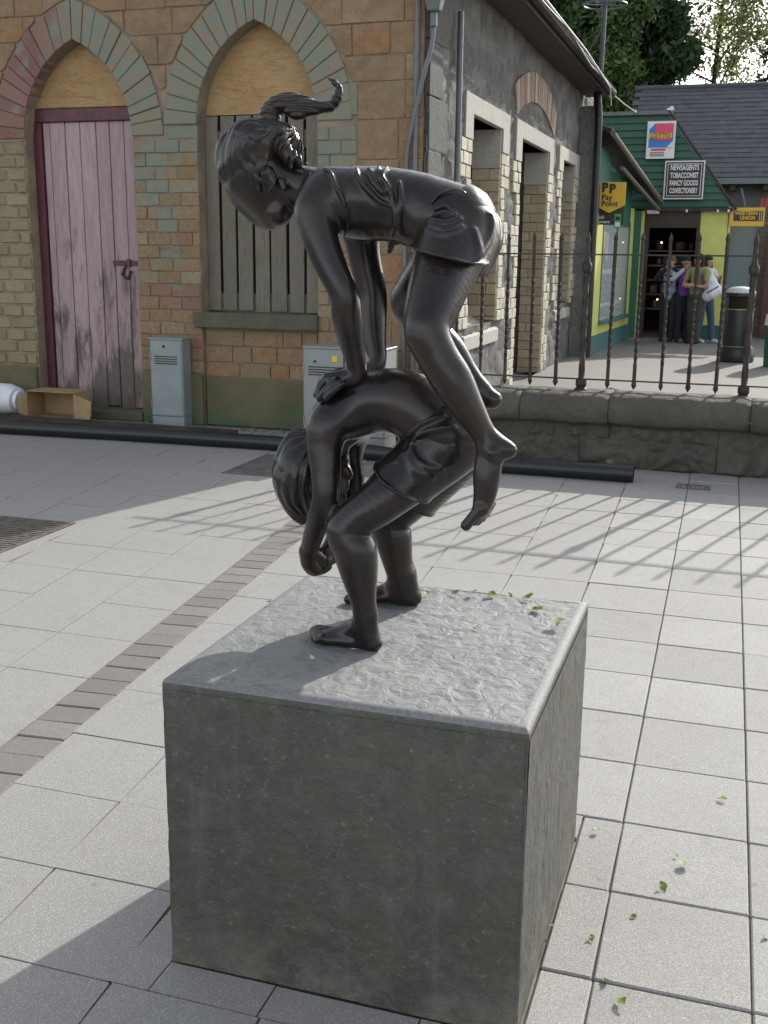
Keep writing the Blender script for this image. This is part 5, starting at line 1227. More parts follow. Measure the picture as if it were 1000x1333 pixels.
# end wall with the door
EY = 23.0
MB().box(-2.22, -2.06, EY - .1, EY + .1, 0, 2.48).build('pilaster', M_GRN, shop)
MB().box(-2.06, -2.0, EY - .08, EY + .1, 0, 2.48).build('pilaster', M_YEL, shop)
MB().box(-2.0, -1.90, EY - .05, EY + .1, 0, 2.48).box(-.99, -.93, EY - .05, EY + .1, 0, 2.48).box(-1.9, -.99, EY - .05, EY + .1, 2.16, 2.48).build('door_frame', M_DARKWOOD, shop)
MB().box(-.93, -.42, EY, EY + .1, .28, 2.48).build('end_wall', M_YEL, shop)
MB().box(-.93, -.40, EY - .02, EY + .1, 0, .278).build('painted_base', M_GRN, shop)
MB().box(-.41, -.38, EY, EY + 3, 0, 2.5).build('end_wall', M_YEL, shop)
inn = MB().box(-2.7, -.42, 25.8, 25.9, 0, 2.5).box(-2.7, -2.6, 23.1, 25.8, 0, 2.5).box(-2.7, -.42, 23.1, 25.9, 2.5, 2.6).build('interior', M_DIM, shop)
ri = random.Random(2)
for i in range(46):
    x = ri.uniform(-1.95, -1.0); z = ri.choice((.55, .85, 1.15, 1.45, 1.75)); c = ri.choice(((.25, .05, .04), (.05, .12, .05), (.2, .18, .1), (.06, .07, .15), (.25, .12, .04)))
    if i < 12: M_ = simple('packet', c, .6); PK = globals().setdefault('PK_', []); PK.append(M_)
    MB().box(x, x + .07, 24.4 + ri.uniform(0, .3), 24.6 + ri.uniform(.1, .3), z, z + ri.uniform(.1, .2)).build('packet', ri.choice(PK_), inn)
for z in (.5, .8, 1.1, 1.4, 1.7): MB().box(-2.0, -.95, 24.35, 24.95, z, z + .03).build('shelf', M_CONDUIT, inn)
MB().tube([(-1.69, 23.6, 1.88), (-1.69, 23.62, 1.88)], .018, 8).build('small_lamp', glow('red_white_lamp', (1, .5, .45), 4), shop)
MB().tube([(-1.70, 23.6, .74), (-1.70, 23.62, .74)], .016, 8).build('small_lamp', glow('orange_lamp', (1, .5, .25), 4), shop)
# green boarded gable
nb = 13; z0, z1 = 2.56, 4.26
gab = MB().prism([(-2.95, 2.52), (-.42, 2.52), (-1.73, 4.27), (-2.95, 4.27)], EY - .06, EY + .2).build('gable', M_CLAD, shop)
for i in range(nb):
    za, zb = z0 + (z1 - z0) * i / nb, z0 + (z1 - z0) * (i + 1) / nb - .008
    xr = lambda z: -.36 - (z - 2.56) * (1.31 / 1.70)
    MB().add([(-2.95, EY - .105, za), (xr(za), EY - .105, za), (xr(za), EY - .065, za), (-2.95, EY - .065, za), (-2.95, EY - .075, zb), (xr(zb), EY - .075, zb), (xr(zb), EY - .065, zb), (-2.95, EY - .065, zb)],
             [(3, 2, 1, 0), (4, 5, 6, 7), (0, 1, 5, 4), (1, 2, 6, 5), (2, 3, 7, 6), (3, 0, 4, 7)]).build('cladding_board', M_CLAD, gab)
MB().box(-2.95, -1.62, EY - .14, EY + .25, 4.275, 4.345).build('ridge_flashing', M_CONDUIT, shop)
MB().tube([(-1.66, EY - .12, 4.33), (-.28, EY - .12, 2.50)], .028, 6).build('verge_trim', M_FASCIA, shop)
MB().box(-2.0, -.34, EY - .16, EY - .02, 2.47, 2.53).build('fascia_board', M_FASCIA, shop)
for x in (-1.20, -.62, -.42): MB().tube([(x, EY - .19, 2.50), (x, EY - .19, 2.45)], .022, 8).build('spot_lamp', M_SIGNW, shop)
MB().box(-1.95, -1.72, EY - .22, EY - .17, 2.42, 2.49).build('light_fitting', M_SIGNW, shop, bevel=.01)
MB().prism([(-1.72, 4.36), (-1.60, 4.42), (-1.56, 4.34), (-1.66, 4.34)], EY - .2, EY - .1).build('ridge_end', M_SIGNW, shop)
# signs -------------------------------------------------------------
def board(name, x0, x1, z0, z1, y, mat_, par, t_=.03): return MB().box(x0, x1, y, y + t_, z0, z1).build(name, mat_, par)
s1 = thing('lottery_sign', (-1.78, 22.78, 3.46), 'blue and pink LOTTO sign in a white frame, highest on the green gable', 'sign')
board('frame', -2.045, -1.51, 3.455, 4.145, 22.80, M_SIGNW, s1)
board('panel', -2.005, -1.55, 3.66, 4.10, 22.79, M_SIGNB, s1, .008)
MB().prism([(-2.006, 3.99), (-2.006, 4.101), (-1.90, 4.101)], 22.780, 22.788).build('corner_panel', M_SIGNW, s1)
MB().box(-1.885, -1.55, 22.772, 22.779, 3.895, 4.10).build('upper_panel', M_SIGNR, s1)
MB().box(-2.0, -1.57, 22.764, 22.771, 3.83, 3.92).build('band', M_SIGNY, s1)
MB().box(-1.90, -1.60, 22.772, 22.779, 3.79, 3.829).build('lower_panel', M_SIGNR, s1)
MB().prism([(-1.549, 3.659), (-1.549, 3.77), (-1.66, 3.659)], 22.780, 22.788).build('corner_panel', M_SIGNW, s1)
lettering('lettering', 'LOTTO', -1.785, 22.760, 3.872, .11, M_SIGNK, s1, width=.36, bold=.0)
MB().box(-1.95, -1.68, 22.79, 22.798, 3.60, 3.64).build('text_line', M_SIGNR, s1)
for z in (3.50, 3.53, 3.56): MB().box(-1.97, -1.70, 22.79, 22.798, z, z + .014).build('text_line', M_CONDUIT, s1)
s2 = thing('newsagent_sign', (-1.29, 22.78, 2.7), 'black sign with white capitals on the green gable, NEWSAGENTS at the top', 'sign')
board('frame', -1.665, -.915, 2.695, 3.41, 22.80, M_SIGNW, s2); board('panel', -1.64, -.94, 2.72, 3.385, 22.792, M_SIGNK, s2, .007)
board('border', -1.61, -.97, 2.75, 3.355, 22.786, M_SIGNW, s2, .005); board('inner_panel', -1.598, -.982, 2.762, 3.343, 22.780, M_SIGNK, s2, .005)
for i, t__ in enumerate(('NEWSAGENTS', 'TOBACCONIST', 'FANCY GOODS', 'CONFECTIONERY')):
    lettering('lettering', t__, -1.29, 22.774, 3.275 - i * .142, .135, M_SIGNW, s2, width=.53, bold=.0035)
s3 = thing('payment_sign', (-2.2, 18.66, 2.35), 'yellow shield-shaped PayPoint sign hanging beside the drainpipe', 'sign')
MB().prism([(-2.443, 2.774), (-2.443, 2.413), (-2.2, 2.291), (-1.956, 2.413), (-1.956, 2.774)], 18.64, 18.68).build('panel', M_SIGNY, s3, bevel=.003)
lettering('lettering', 'P', -2.285, 18.635, 2.685, .19, M_SIGNK, s3, bold=.010); lettering('lettering', 'P', -2.165, 18.635, 2.665, .19, M_SIGNK, s3, bold=.010)
lettering('lettering', 'Pay', -2.33, 18.635, 2.535, .125, M_SIGNK, s3, align='LEFT', bold=.002); lettering('lettering', 'Point', -2.33, 18.635, 2.435, .125, M_SIGNK, s3, align='LEFT', bold=.002)
s4 = thing('bill_payment_sign', (-2.2, 18.74, 2.1), 'black sign under the yellow shield sign reading bill payment', 'sign')
MB().box(-2.46, -1.97, 18.72, 18.75, 2.11, 2.40).build('panel', M_SIGNK, s4)
lettering('lettering', 'bill', -2.37, 18.715, 2.225, .075, M_SIGNW, s4, align='LEFT'); lettering('lettering', 'payment', -2.44, 18.715, 2.155, .075, M_SIGNW, s4, align='LEFT', width=.25)
MB().box(-2.11, -2.01, 18.70, 18.715, 2.05, 2.28).build('sticker', M_SIGNG, s4); MB().box(-2.10, -2.02, 18.694, 18.698, 2.08, 2.15).build('sticker_text', M_SIGNW, s4); MB().box(-2.095, -2.025, 18.694, 18.698, 2.18, 2.24).build('sticker_text', M_SIGNK, s4)
s5 = thing('money_transfer_sign', (-.08, 22.95, 2.18), 'yellow WESTERN UNION sign box right of the green gable', 'sign')
MB().box(-.39, .25, 22.92, 23.06, 2.19, 2.54).build('box', M_SIGNY, s5, bevel=.006)
MB().box(-.32, .22, 22.912, 22.918, 2.29, 2.48).build('panel', M_SIGNK, s5)
lettering('lettering', 'WESTERN', -.09, 22.905, 2.435, .10, M_SIGNY, s5, width=.42, bold=.003); lettering('lettering', 'UNION', -.06, 22.905, 2.345, .10, M_SIGNY, s5, width=.27, bold=.003)
for x in (.15, .185): MB().box(x, x + .014, 22.904, 22.910, 2.30, 2.47).build('stripe', M_SIGNY, s5)

# ------------------------------------------------------------------ what stands behind the shop
gs = thing('grey_shopfront', (-.1, 24, 0), 'blue-grey panelled shopfront between the yellow wall and a strip of brickwork', 'shopfront')
MB().box(-.42, .12, 24, 24.1, .0, 2.22).build('panel', simple('blue_grey_panel', (.15, .20, .26), .4, var=.04, bump=.03), gs)
MB().box(.121, .15, 23.98, 24.1, 0, 2.3).build('edge_strip', M_CONDUIT, gs)
bw = MB().box(.151, .42, 24.04, 24.3, 0, 2.3).build('brick_pier', M_MORTAR, gs)
bkm = [chunk(simple('grey_brick', (.13, .12, .115), .9, var=.3), seed=80 + i) for i in range(2)]
for r_ in range(26):
    for k in range(2):
        x0 = .152 + k * .13 + (.05 if r_ % 2 else 0); link('brick', bkm[k], (x0 + .06, 24.06, .05 + r_ * .087), bw, scale=(.12, .07, .078))
MB().box(.36, 1.6, 23.6, 23.7, 0, 2.1).build('maroon_shutter', M_MAROON, gs)
for i in range(9): MB().box(.16 + i * .09, .22 + i * .09, 23.5, 23.56, 2.52 + .02 * (i % 2), 2.74).build('red_slat', simple('red_paint', (.3, .03, .03), .5) if i == 0 else bpy.data.materials['red_paint'], gs)
MB().tube([(-.12, 22.9, 2.56), (-.22, 22.95, 2.9)], .018, 6).build('bracket', M_CONDUIT, gs)
sr = thing('slate_roofed_building', (1, 28, 0), 'long low building behind the shop with a blue-grey slate roof', 'building')
MB().box(-3.0, 7, 26.9, 27.1, 0, 3.3).box(-3.0, 7, 27.1, 32, 0, .1).box(-3.0, -2.9, 27.1, 32, .1, 3.3).build('wall', simple('dark_shaded_masonry', (.11, .11, .105), .9, var=.2), sr)
for x in (-.5, .2, .9, 1.6): MB().box(x, x + .12, 26.5, 26.9, 3.05, 3.28).build('rafter_end', M_FASCIA, sr)
ye, ze, yr, zr = 26.45, 3.32, 29.6, 5.66
rf = MB().prism([(ye, ze), (yr, zr - .05), (32.5, ze)], -3.0, 7.2, axis='x').build('roof', M_SLATE, sr)
MB().box(-3.05, 7.2, ye - .08, ye + .05, ze - .14, ze - .01).build('gutter', M_CONDUIT, sr)
MB().tube([(-3.02, yr, zr), (7.2, yr, zr)], .075, 8).build('ridge', M_SLATE, sr)
sl_ = MB(); L = math.hypot(yr - ye, zr - ze); ua = ((yr - ye) / L, (zr - ze) / L)
for r_ in range(20):
    s0 = L * r_ / 20
    for k in range(34):
        x = -3.0 + k * .305 + (.15 if r_ % 2 else 0); w_ = .30; t0 = .016 + ri.uniform(-.004, .006)
        a, b = s0, s0 + L / 20 + .03
        p = lambda s, t_: (ye + ua[0] * s - ua[1] * t_, ze + ua[1] * s + ua[0] * t_)
        (y0, z0_), (y1, z1_) = p(a, t0), p(b, .006); (y2, z2_), = (p(a, 0),)
        sl_.add([(x, y2, z2_), (x + w_, y2, z2_), (x, y0, z0_), (x + w_, y0, z0_), (x, y1, z1_), (x + w_, y1, z1_)], [(0, 1, 3, 2), (2, 3, 5, 4)])
M_SLR = NT('slate_rows'); _c = M_SLR.mix(M_SLR.ramp(M_SLR.noise(3.4, 2, vec=M_SLR.mapv((1, .01, 1.6))), [(.3, 0.), (.7, 1.)]), (.042, .047, .056), (.075, .08, .09))
_c = M_SLR.mix(M_SLR.ramp(M_SLR.noise(5, 4, .7), [(.66, 0.), (.75, .5)]), _c, (.25, .25, .24)); M_SLR = M_SLR.out(_c, .6)
o = sl_.build('slates', M_SLR, rf); o['kind'] = 'stuff'
# ------------------------------------------------------------------ litter bins
lb = thing('litter_bin', (-.07, 18.4, 0), 'black round litter bin with pale domed top in front of the grey shopfront', 'litter bin')
M_BIN = simple('black_green_bin', (.018, .024, .022), .4, var=.1); M_GOLD = simple('gold_band', (.30, .26, .10), .4, .4)
c = (-.05, 18.4)
def lathe(name, pr, mat_, par, c=c, seg=28): return MB().tube([(c[0], c[1], z) for z, r_ in pr], [r_ for z, r_ in pr], seg).build(name, mat_, par, smooth=True)
lathe('base', [(0, .27), (.03, .28), (.20, .275), (.22, .26)], M_BIN, lb); lathe('body', [(.221, .215), (.3, .22), (.80, .222), (.81, .218)], M_BIN, lb)
lathe('band', [(.235, .229), (.25, .229)], M_GOLD, lb); lathe('band', [(.812, .23), (.83, .23)], M_GOLD, lb); lathe('opening', [(.831, .19), (1.02, .19)], M_BLACK, lb)
MB().box(c[0] - .222, c[0] - .16, c[1] - .12, c[1] + .12, .832, 1.02).box(c[0] + .16, c[0] + .222, c[1] - .12, c[1] + .12, .832, 1.02).build('hood_post', M_BIN, lb, bevel=.01)
lathe('hood_rim', [(1.021, .232), (1.06, .236), (1.075, .232)], M_BIN, lb); lathe('dome', [(1.076, .23), (1.12, .21), (1.155, .15), (1.17, .05), (1.172, .005)], simple('pale_grey_dome', (.55, .57, .56), .35), lb)
gp = thing('green_post_bin', (.62, 17.8, 0), 'green bin with a pale band at the right edge behind the railing', 'bin')
lathe('body', [(0, .22), (.5, .23), (.56, .25), (.62, .25), (.95, .2), (1.0, .16)], M_GRN, gp, c=(.58, 17.8)); lathe('band', [(.62, .256), (.78, .235)], M_SIGNW, gp, c=(.58, 17.8))
# aerial on the old building's eaves
ae = thing('ring_aerial', (-2.2, 17.0, 4.3), 'grey pole with a round wire ring at its top, fixed above the eaves', 'aerial')
MB().tube([(-2.22, 16.9, 4.2), (-2.16, 16.5, 5.2)], .035, 8).build('pole', M_CONDUIT, ae, smooth=True)
def hoop(cx, cy, cz, r_, t_, name):
    pts = [(cx + r_ * math.cos(2 * math.pi * i / 28), cy + r_ * math.sin(2 * math.pi * i / 28), cz) for i in range(29)]
    MB().tube(pts, t_, 6, cap=False).build(name, M_CONDUIT, ae, smooth=True)
hoop(-2.16, 16.5, 5.00, .30, .012, 'hoop'); hoop(-2.16, 16.5, 5.12, .30, .012, 'hoop'); hoop(-2.16, 16.5, 5.06, .16, .012, 'hoop')
for a in range(4):
    an = a * math.pi / 2 + .4; MB().tube([(-2.17, 16.5, 5.0), (-2.16 + .3 * math.cos(an), 16.5 + .3 * math.sin(an), 5.0)], .009, 5).build('spoke', M_CONDUIT, ae)
MB().tube([(-2.19, 16.7, 4.78), (-2.42, 17.0, 4.5)], .014, 5).build('brace', M_CONDUIT, ae)
# ------------------------------------------------------------------ people at the shop door
M_SKIN = simple('skin', (.42, .24, .17), .55, var=.06, bump=.05)
def cloth(name, col, var=.15): return simple(name, col, .9, var=var, scale=12, bump=.3, bscale=25, bd=.01)
def person(x, y, face, H, label, top, trousers, hair, shoes, arms, legs=(.09, .09, 0, 0), top_len=.0, sleeve=None, long_hair=False, print_=None, waist=None):
    """face: heading angle; arms: for left and right a hand target in body axes (side, forward, height)"""
    t = thing('person', (x, y, 0), label, 'person', 'people standing at the shop door')
    s = H / 1.70; cf, sf = math.cos(face), math.sin(face)
    def w(a, f, z, r_): return (x + (a * cf - f * sf) * s, y + (a * sf + f * cf) * s, z * s, r_ * s)
    def S(k, *p): return (k, [w(*q) for q in p])
    body_ = [S(.04, (0, 0, .92, .12), (0, 0, 1.12, .11), (0, .01, 1.30, .12)), S(.03, (-.15, 0, 1.40, .055), (0, 0, 1.40, .07), (.15, 0, 1.40, .055)),
             S(.02, (0, 0, 1.42, .052), (0, .01, 1.5, .050)), S(.02, (0, .0, 1.60, .085), (0, .02, 1.57, .075)), S(.02, (0, .045, 1.53, .045), (0, .05, 1.52, .04)),
             S(.01, (0, .10, 1.575, .014), (0, .115, 1.56, .013)), S(.008, (-.084, .01, 1.58, .016), (-.086, .0, 1.565, .014)), S(.008, (.084, .01, 1.58, .016), (.086, .0, 1.565, .014))]
    arm = []
    for sd_, (hx, hf, hz) in zip((-1, 1), arms):
        sh = (sd_ * .185, 0, 1.385); dx, df, dz = hx - sh[0], hf - sh[1], hz - sh[2]; d = math.sqrt(dx * dx + df * df + dz * dz); u = min(d / 2, .275)
        hgt = math.sqrt(max(.275 ** 2 - u * u, 0)); m = ((sh[0] + hx) / 2 + sd_ * hgt * .6, (sh[1] + hf) / 2 - hgt * .3, (sh[2] + hz) / 2 - hgt * .75)
        arm.append((sh, m, (hx, hf, hz)))
        body_.append(S(.02, (*sh, .048), (*m, .038), (hx, hf, hz, .027)))
        v = np.array((hx, hf, hz)) - np.array(m); v /= np.linalg.norm(v); hp = np.array((hx, hf, hz))
        side_ = np.cross(v, (0, 1, .3)); side_ /= np.linalg.norm(side_)
        body_.append(S(.012, (*hp, .03), (*(hp + v * .06), .034)))
        for k in range(4):
            b0 = hp + v * .08 + side_ * (.018 * (k - 1.5)); body_.append(S(.003, (*b0, .011), (*(b0 + v * (.065, .075, .07, .055)[k] + np.array((0, .012, 0))), .009)))
        b0 = hp + v * .03 - side_ * .03; body_.append(S(.004, (*b0, .013), (*(b0 - side_ * .03 + v * .04), .010)))
    lx, rx_, lf, rf_ = legs; lg = []
    for sd_, ax_, f in ((-1, lx, lf), (1, rx_, rf_)): lg.append([(sd_ * .085, 0, .90, .088), (sd_ * (.085 + ax_) / 2, f * .5 + .02, .50, .058), (sd_ * ax_, f, .09, .042)])
    for l_ in lg: body_.append(S(.02, *l_))
    body('body', body_, M_SKIN, t, .012)
    tr = [S(.03, *[(q[0], q[1], q[2], q[3] + .014 + (.012 if i == 2 else 0)) for i, q in enumerate(l_)]) for l_ in lg] + [S(.03, (0, 0, .93, .13), (0, 0, 1.0, .125))]
    o = body('trousers', tr, trousers, t, .014)
    tp = [S(.04, (0, .0, .98 - top_len, .135), (0, 0, 1.14, .124), (0, .01, 1.30, .134)), S(.03, (-.155, 0, 1.395, .066), (0, 0, 1.40, .076), (.155, 0, 1.395, .066))]
    for a in arm:
        if sleeve is None or sleeve == 'short': tp.append(S(.015, (*a[0], .062), (*(np.array(a[0]) * .45 + np.array(a[1]) * .55), .055)))
    body('top', tp, top, t, .013)
    if sleeve not in (None, 'short', 'none'):
        for a in arm: body('sleeve', [S(.01, (*a[0], .063), (*a[1], .052), (*(np.array(a[1]) * .12 + np.array(a[2]) * .88), .04))], sleeve, t, .013)
    if waist: body('waistcoat', [S(.04, (0, .0, 1.02, .142), (0, 0, 1.16, .134), (0, .01, 1.32, .140))], waist, t, .013, clips=[(w(.0, 0, 1.2, 0)[:3], (cf, sf, 0))])
    hr = [S(.02, (0, -.02, 1.625, .092), (0, .0, 1.63, .088))]
    if long_hair: hr += [S(.03, (0, -.05, 1.60, .085), (0, -.085, 1.45, .07), (0, -.11, 1.28, .04)), S(.02, (-.07, .0, 1.58, .04), (-.085, .02, 1.42, .03)), S(.02, (.07, .0, 1.58, .04), (.085, .02, 1.42, .03))]
    else: hr += [S(.02, (0, -.05, 1.58, .07), (0, -.05, 1.53, .05))]
    body('hair', hr, hair, t, .012)
    for sd_, ax_, f in ((-1, lx, lf), (1, rx_, rf_)): body('shoe', [S(.01, (sd_ * ax_, f - .04, .045, .045), (sd_ * ax_, f + .06, .045, .045), (sd_ * ax_, f + .16, .035, .034))], shoes, t, .011)
    if print_: 
        for k, (a0, a1, z0, z1) in enumerate(print_): body('shirt_print', [S(.004, (a0, .125, z0, .018), ((a0 + a1) / 2, .135, (z0 + z1) / 2, .02), (a1, .125, z1, .016))], C_DARK, t, .011)
    return t
C_DARK = cloth('near_black_cloth', (.02, .021, .028)); C_JEAN = cloth('blue_denim', (.05, .085, .13)); C_OLIVE = cloth('olive_brown_cloth', (.06, .055, .045)); C_GREY = cloth('pale_blue_grey_print_cloth', (.24, .28, .36), .5)
C_PURP = cloth('purple_cloth', (.17, .05, .33)); C_YEL = cloth('yellow_green_cloth', (.30, .30, .12)); C_WHT = cloth('white_cloth', (.6, .6, .6)); C_HAIRD = cloth('dark_brown_hair', (.03, .02, .016)); C_HAIRB = cloth('light_brown_hair', (.17, .10, .06)); C_TAUPE = cloth('taupe_cloth', (.18, .15, .12))
F_ = math.pi        # facing the camera side (-Y)
person(-1.38, 22.15, F_ - .1, 1.62, 'person in pale printed tee over dark sleeves, both hands raised to the face', C_GREY, C_DARK, C_HAIRB, C_DARK, ((-.06, .16, 1.50), (.05, .16, 1.48)), (.09, .09, .02, -.02), .06, sleeve=C_DARK, print_=[(-.08, .08, 1.30, 1.32), (-.06, .09, 1.18, 1.2)])
person(-1.10, 22.1, F_ + .15, 1.62, 'person in purple vest over white sleeves, one hand at the mouth', C_PURP, C_DARK, C_HAIRD, C_DARK, ((-.22, .04, .86), (.03, .17, 1.46)), (.08, .09, 0, .03), .02, sleeve=C_WHT)
person(-.86, 21.85, F_ - .5, 1.66, 'person with long dark hair, yellow top and olive trousers looking at something in their hands', C_YEL, C_OLIVE, C_HAIRD, C_DARK, ((-.05, .26, 1.12), (.08, .28, 1.10)), (.09, .09, .06, -.04), 0, sleeve='short', long_hair=True, waist=C_TAUPE)
person(-.70, 22.15, F_ + .9, 1.64, 'person in blue jeans and white trainers with a white bag, against the yellow wall', C_WHT, C_JEAN, C_HAIRD, C_WHT, ((-.10, .24, 1.25), (.16, .22, 1.22)), (.10, .12, .14, -.05), 0, sleeve='short', long_hair=True)
bg_ = thing('carrier_bag', (-.56, 21.75, .85), 'bulging white plastic carrier bag with a purple stripe, held by the person in jeans', 'bag')
body('bag', [(.05, [(-.60, 21.74, 1.28, .03), (-.58, 21.74, 1.12, .10), (-.57, 21.74, .98, .13)]), (.06, [(-.50, 21.74, 1.0, .10), (-.66, 21.74, .90, .10)])], M_WHITE, bg_, .013, disp=lambda P: -.03 * fbm(P * 9, 3))
body('stripe', [(.01, [(-.66, 21.615, .96, .012), (-.56, 21.60, 1.02, .012), (-.47, 21.64, 1.08, .012)])], C_PURP, bg_, .007)
MB().tube([(-.60, 21.74, 1.28), (-.62, 21.85, 1.36), (-.64, 21.92, 1.30)], .008, 5).build('handle', M_WHITE, bg_)
# ------------------------------------------------------------------ trees behind
M_BARK = simple('grey_brown_bark', (.07, .058, .045), .9, var=.3, bump=.6, bscale=18, bd=.02)
ML_DARK = leafm('dark_evergreen_leaf', (.03, .065, .03), (.06, .11, .04), .3)
ML_IVY = leafm('mid_green_leaf', (.07, .14, .035), (.15, .23, .06), .4)
ML_PALE = leafm('pale_spring_leaf', (.20, .26, .08), (.28, .33, .12), .5)
ML_RED = leafm('copper_red_leaf', (.16, .055, .05), (.20, .09, .075), .4)
ML_OLIVE = leafm('olive_leaf', (.05, .065, .03), (.085, .095, .045), .25)
def leaf_cloud(centers, radii, n, size, seed, flat=1.0, shell=.55):
    r_ = np.random.RandomState(seed); k = r_.randint(0, len(centers), n); c = np.array(centers)[k]; R_ = np.array(radii)[k]
    d = r_.normal(size=(n, 3)); d /= np.linalg.norm(d, axis=1)[:, None]; rad = (shell + (1 - shell) * r_.rand(n)) * R_ * (1 + .25 * r_.normal(size=n))
    p = c + d * rad[:, None] * np.array([1, 1, flat])
    a = r_.normal(size=(n, 3)); a /= np.linalg.norm(a, axis=1)[:, None]; b = np.cross(a, r_.normal(size=(n, 3))); b /= np.linalg.norm(b, axis=1)[:, None]
    s = size * (.6 + .8 * r_.rand(n))[:, None]; V = np.stack([p - a * s, p - b * s * .45, p + a * s, p + b * s * .45], 1).reshape(-1, 3)
    return V, np.arange(4 * n).reshape(n, 4)
def branches(base, top, n, spread, seed, r0=.16, levels=2, lean=0):
    r_ = random.Random(seed); mb = MB(); tips = []
    base, top = Vector(base), Vector(top); mid = (base + top) / 2 + Vector((r_.uniform(-.2, .2), r_.uniform(-.2, .2), 0))
    mb.tube([base, mid, top], [r0, r0 * .7, r0 * .28], 9)
    for i in range(n):
        t_ = .25 + .75 * i / n; s = base.lerp(top, t_); an = r_.uniform(0, 6.28); l_ = spread * (1.1 - .55 * t_) * r_.uniform(.6, 1.1)
        e = s + Vector((math.cos(an) * l_, math.sin(an) * l_, l_ * r_.uniform(.3, .9))); m = s.lerp(e, .5) + Vector((0, 0, -.08 * l_))
        mb.tube([s, m, e], [r0 * .42 * (1.1 - t_ * .7), r0 * .25 * (1.1 - t_ * .6), r0 * .08], 6); tips += [m.lerp(e, .3), e]
        for j in range(3 if levels > 1 else 0):
            q = s.lerp(e, r_.uniform(.35, .95)); f = q + Vector((r_.uniform(-1, 1), r_.uniform(-1, 1), r_.uniform(.1, 1))) * l_ * .45
            mb.tube([q, f], [r0 * .12, r0 * .03], 5); tips.append(f)
    return mb, [tuple(t__) for t__ in tips]
def tree(base, top, n, spread, seed, leaf, nleaf, size, rad, label, cat='tree', r0=.16, leaf2=None, n2=0, flat=.8, shell=.2, tip_filter=None):
    t = thing('tree', base, label, cat, 'trees behind the shop'); mb, tips = branches(base, top, n, spread, seed, r0)
    mb.build('trunk', M_BARK, t, smooth=True)
    r_ = random.Random(seed + 5); rr = [rad * r_.uniform(.6, 1.25) for _ in tips]
    for m_, k, nm in ((leaf, nleaf, 'crown'), (leaf2, n2, 'crown')):
        if k: 
            V, F = leaf_cloud(tips, rr, k, size, seed + k, flat, shell); link(nm, raw_mesh(nm, V - np.array(base), F, m_, smooth=False), base, t)
    return t
tree((-5.6, 36, 0), (-5.5, 36, 13), 34, 3.0, 1, ML_DARK, 42000, .14, .85, 'tall dense dark evergreen tree rising behind the old building roof', leaf2=ML_IVY, n2=9000, r0=.3)
tree((-3.9, 33.5, 0), (-3.7, 33.5, 9.5), 30, 1.25, 2, ML_IVY, 26000, .09, .42, 'ivy-green leafy tree just left of the slate roof', leaf2=ML_DARK, n2=14000, r0=.18)
tree((-3.2, 35.5, 0), (-3.0, 35.5, 12.5), 30, 1.6, 3, ML_DARK, 34000, .13, .6, 'narrow dark conifer between the ivy tree and the thin pale trees', r0=.2)
tree((-1.5, 38, 0), (-1.3, 38, 11), 26, 2.3, 4, ML_PALE, 13500, .07, 1.0, 'thin pale spring tree with sky showing through, above the slate roof', leaf2=ML_RED, n2=2400, r0=.13, shell=.1)
tree((.9, 39, 0), (1.0, 39, 11.5), 26, 2.5, 6, ML_RED, 3600, .07, 1.1, 'thin copper-leaved tree against the white sky at the right edge', leaf2=ML_PALE, n2=9000, r0=.13, shell=.1)
tree((.9, 35, 0), (1.0, 35, 7.6), 22, 1.3, 7, ML_OLIVE, 16000, .09, .5, 'bushy olive green tree rising over the right end of the slate roof', r0=.12)
tree((-8.8, 35, 0), (-8.8, 35, 12.5), 26, 2.6, 8, ML_DARK, 16000, .16, .9, 'dark evergreen tree hidden mostly behind the old building', r0=.3)
V, F = leaf_cloud([(-12 + 2.1 * i, 46, 3 + .4 * (i % 2)) for i in range(14)], [2.6] * 14, 22000, .22, 9, 1.2, .1)
tag(link('far_hedge', raw_mesh('far_hedge', V, F, ML_OLIVE, smooth=False), (0, 0, 0)), 'dense far mass of olive green foliage low behind the trees', 'foliage', kind='stuff')
# ------------------------------------------------------------------ bronze leapfrog sculpture
def bronze():
    t = NT('dark_patinated_bronze')
    n1 = t.noise(7, 5, .6); n2 = t.noise(45, 4)
    c = t.mix(t.ramp(n1, [(.38, 0.), (.68, 1.)]), (.008, .0085, .010), (.028, .016, .011))
    c = t.mix(t.ramp(n2, [(.5, 0.), (.8, .5)]), c, (.018, .021, .021))
    r = t.ramp(n1, [(.3, .21), (.7, .34)])
    nr = t.bump(t.noise(38, 4), .25, .004); nr = t.bump(t.noise(160, 3), .25, .0012, nr)
    return t.out(c, r, .0, nr, IOR=1.5, Specular_IOR_Level=.40, Coat_Weight=.12, Coat_Roughness=.18)
M_BRONZE = bronze()
sculpture = thing('bronze_sculpture', (-.75, 2.5, .72), 'dark bronze sculpture of two children playing leapfrog on the grey stone plinth', 'sculpture')
girl = body('leaping_girl', GIRL, M_BRONZE, sculpture, .0036)
tag(girl, 'barefoot girl vaulting over the stooping child')
child = body('stooping_child', CHILD, M_BRONZE, sculpture, .0036)
tag(child, 'barefoot child bent double with hands clasped below the knees')
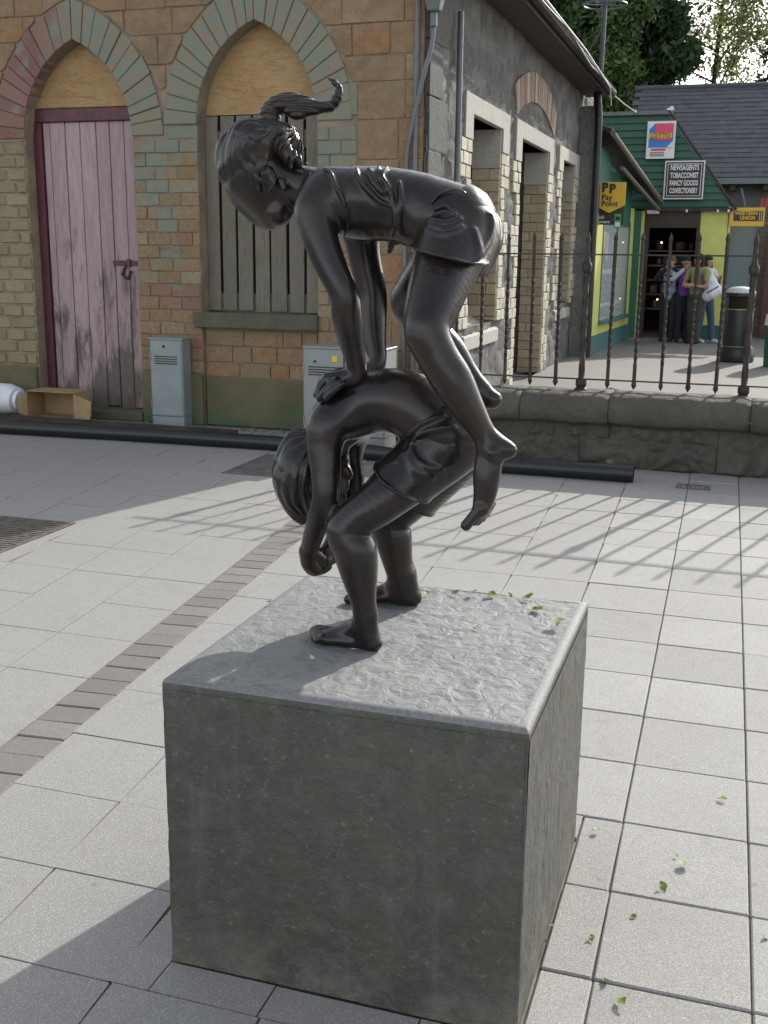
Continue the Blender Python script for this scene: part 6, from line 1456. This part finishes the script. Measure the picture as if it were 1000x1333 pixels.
def strands(T, C, freq, amp, warp=14):
    T = np.array(T); C = np.array(C); a = C - T; a /= np.linalg.norm(a)
    u = np.cross(a, [0, 1, 0]); u /= np.linalg.norm(u); v = np.cross(a, u)
    def f(P):
        P = P + .006 * np.stack([fbm(P * 22, 2), fbm(P * 22 + 50, 2), fbm(P * 22 + 90, 2)], -1); q = P - T; t_ = q @ a; ph = np.arctan2(q @ v, q @ u)
        nz = fbm(P * warp, 3)
        s1 = np.sin(ph * freq + nz * 4.5 + t_ * 9); s2 = np.sin(ph * int(freq * 2.4) + nz * 7 + 1.3)
        return -amp * (np.sqrt(s1 * s1 + .03) * 1.5 - .8 + .4 * s2) - .007 * fbm(P * 19 + 7, 2)
    return f
g_tie = (-1.044, 2.55, 1.925); g_face = (-1.06, 2.55, 1.78)
body('hair', [(k, [(x, y, z, max(r_ - .0055, .002)) for x, y, z, r_ in p]) for k, p in GIRL_HAIR], M_BRONZE, girl, .0022, disp=strands((-1.034, 2.55, 1.95), (-1.07, 2.55, 1.84), 15, .0036, 9))
def tail_disp(P):
    return -.0015 * np.sin((P[:, 2] - 1.96) * 420 + P[:, 1] * 260 + fbm(P * 14, 2) * 5) * np.clip((P[:, 2] - 1.95) * 60, 0, 1) * np.clip((-.925 - P[:, 0]) * 40, 0, 1)
body('ponytail', PONYTAIL, M_BRONZE, girl, .0024, disp=tail_disp)
def folds(sc_, amp): return lambda P: -amp * fbm(P * np.array(sc_), 3)
body('vest', VEST, M_BRONZE, girl, .003, clips=[PLANES['vest_hem'], PLANES['vest_neck']], disp=folds((16, 6, 14), .004))
body('shorts', GIRL_SHORTS + GIRL_FOLDS, M_BRONZE, girl, .003, clips=[PLANES['gs_waist']], disp=folds((14, 8, 20), .005))
def leg(groups, extra, plane_, par, sc_):
    ring = hem_ring(groups[0][1], PLANES[plane_], .0)
    body('shorts_leg', groups + extra + [ring], M_BRONZE, par, .003, clips=[PLANES[plane_]], disp=folds(sc_, .003))
leg(GIRL_LEG_NEAR, GIRL_FOLDS, 'gs_near', girl, (20, 14, 10))
leg(GIRL_LEG_FAR, [], 'gs_far', girl, (20, 14, 10))
body('hair', CHILD_HAIR, M_BRONZE, child, .003, disp=strands((-.96, 2.53, 1.28), (-.985, 2.53, 1.08), 10, .0034, 8))
body('shorts', CHILD_SHORTS + CHILD_FOLDS, M_BRONZE, child, .003, clips=[PLANES['cs_waist']], disp=folds((11, 7, 14), .003))
leg(CHILD_LEG_NEAR, CHILD_FOLDS, 'cs_near', child, (12, 12, 18))
leg(CHILD_LEG_FAR, [], 'cs_far', child, (12, 12, 18))
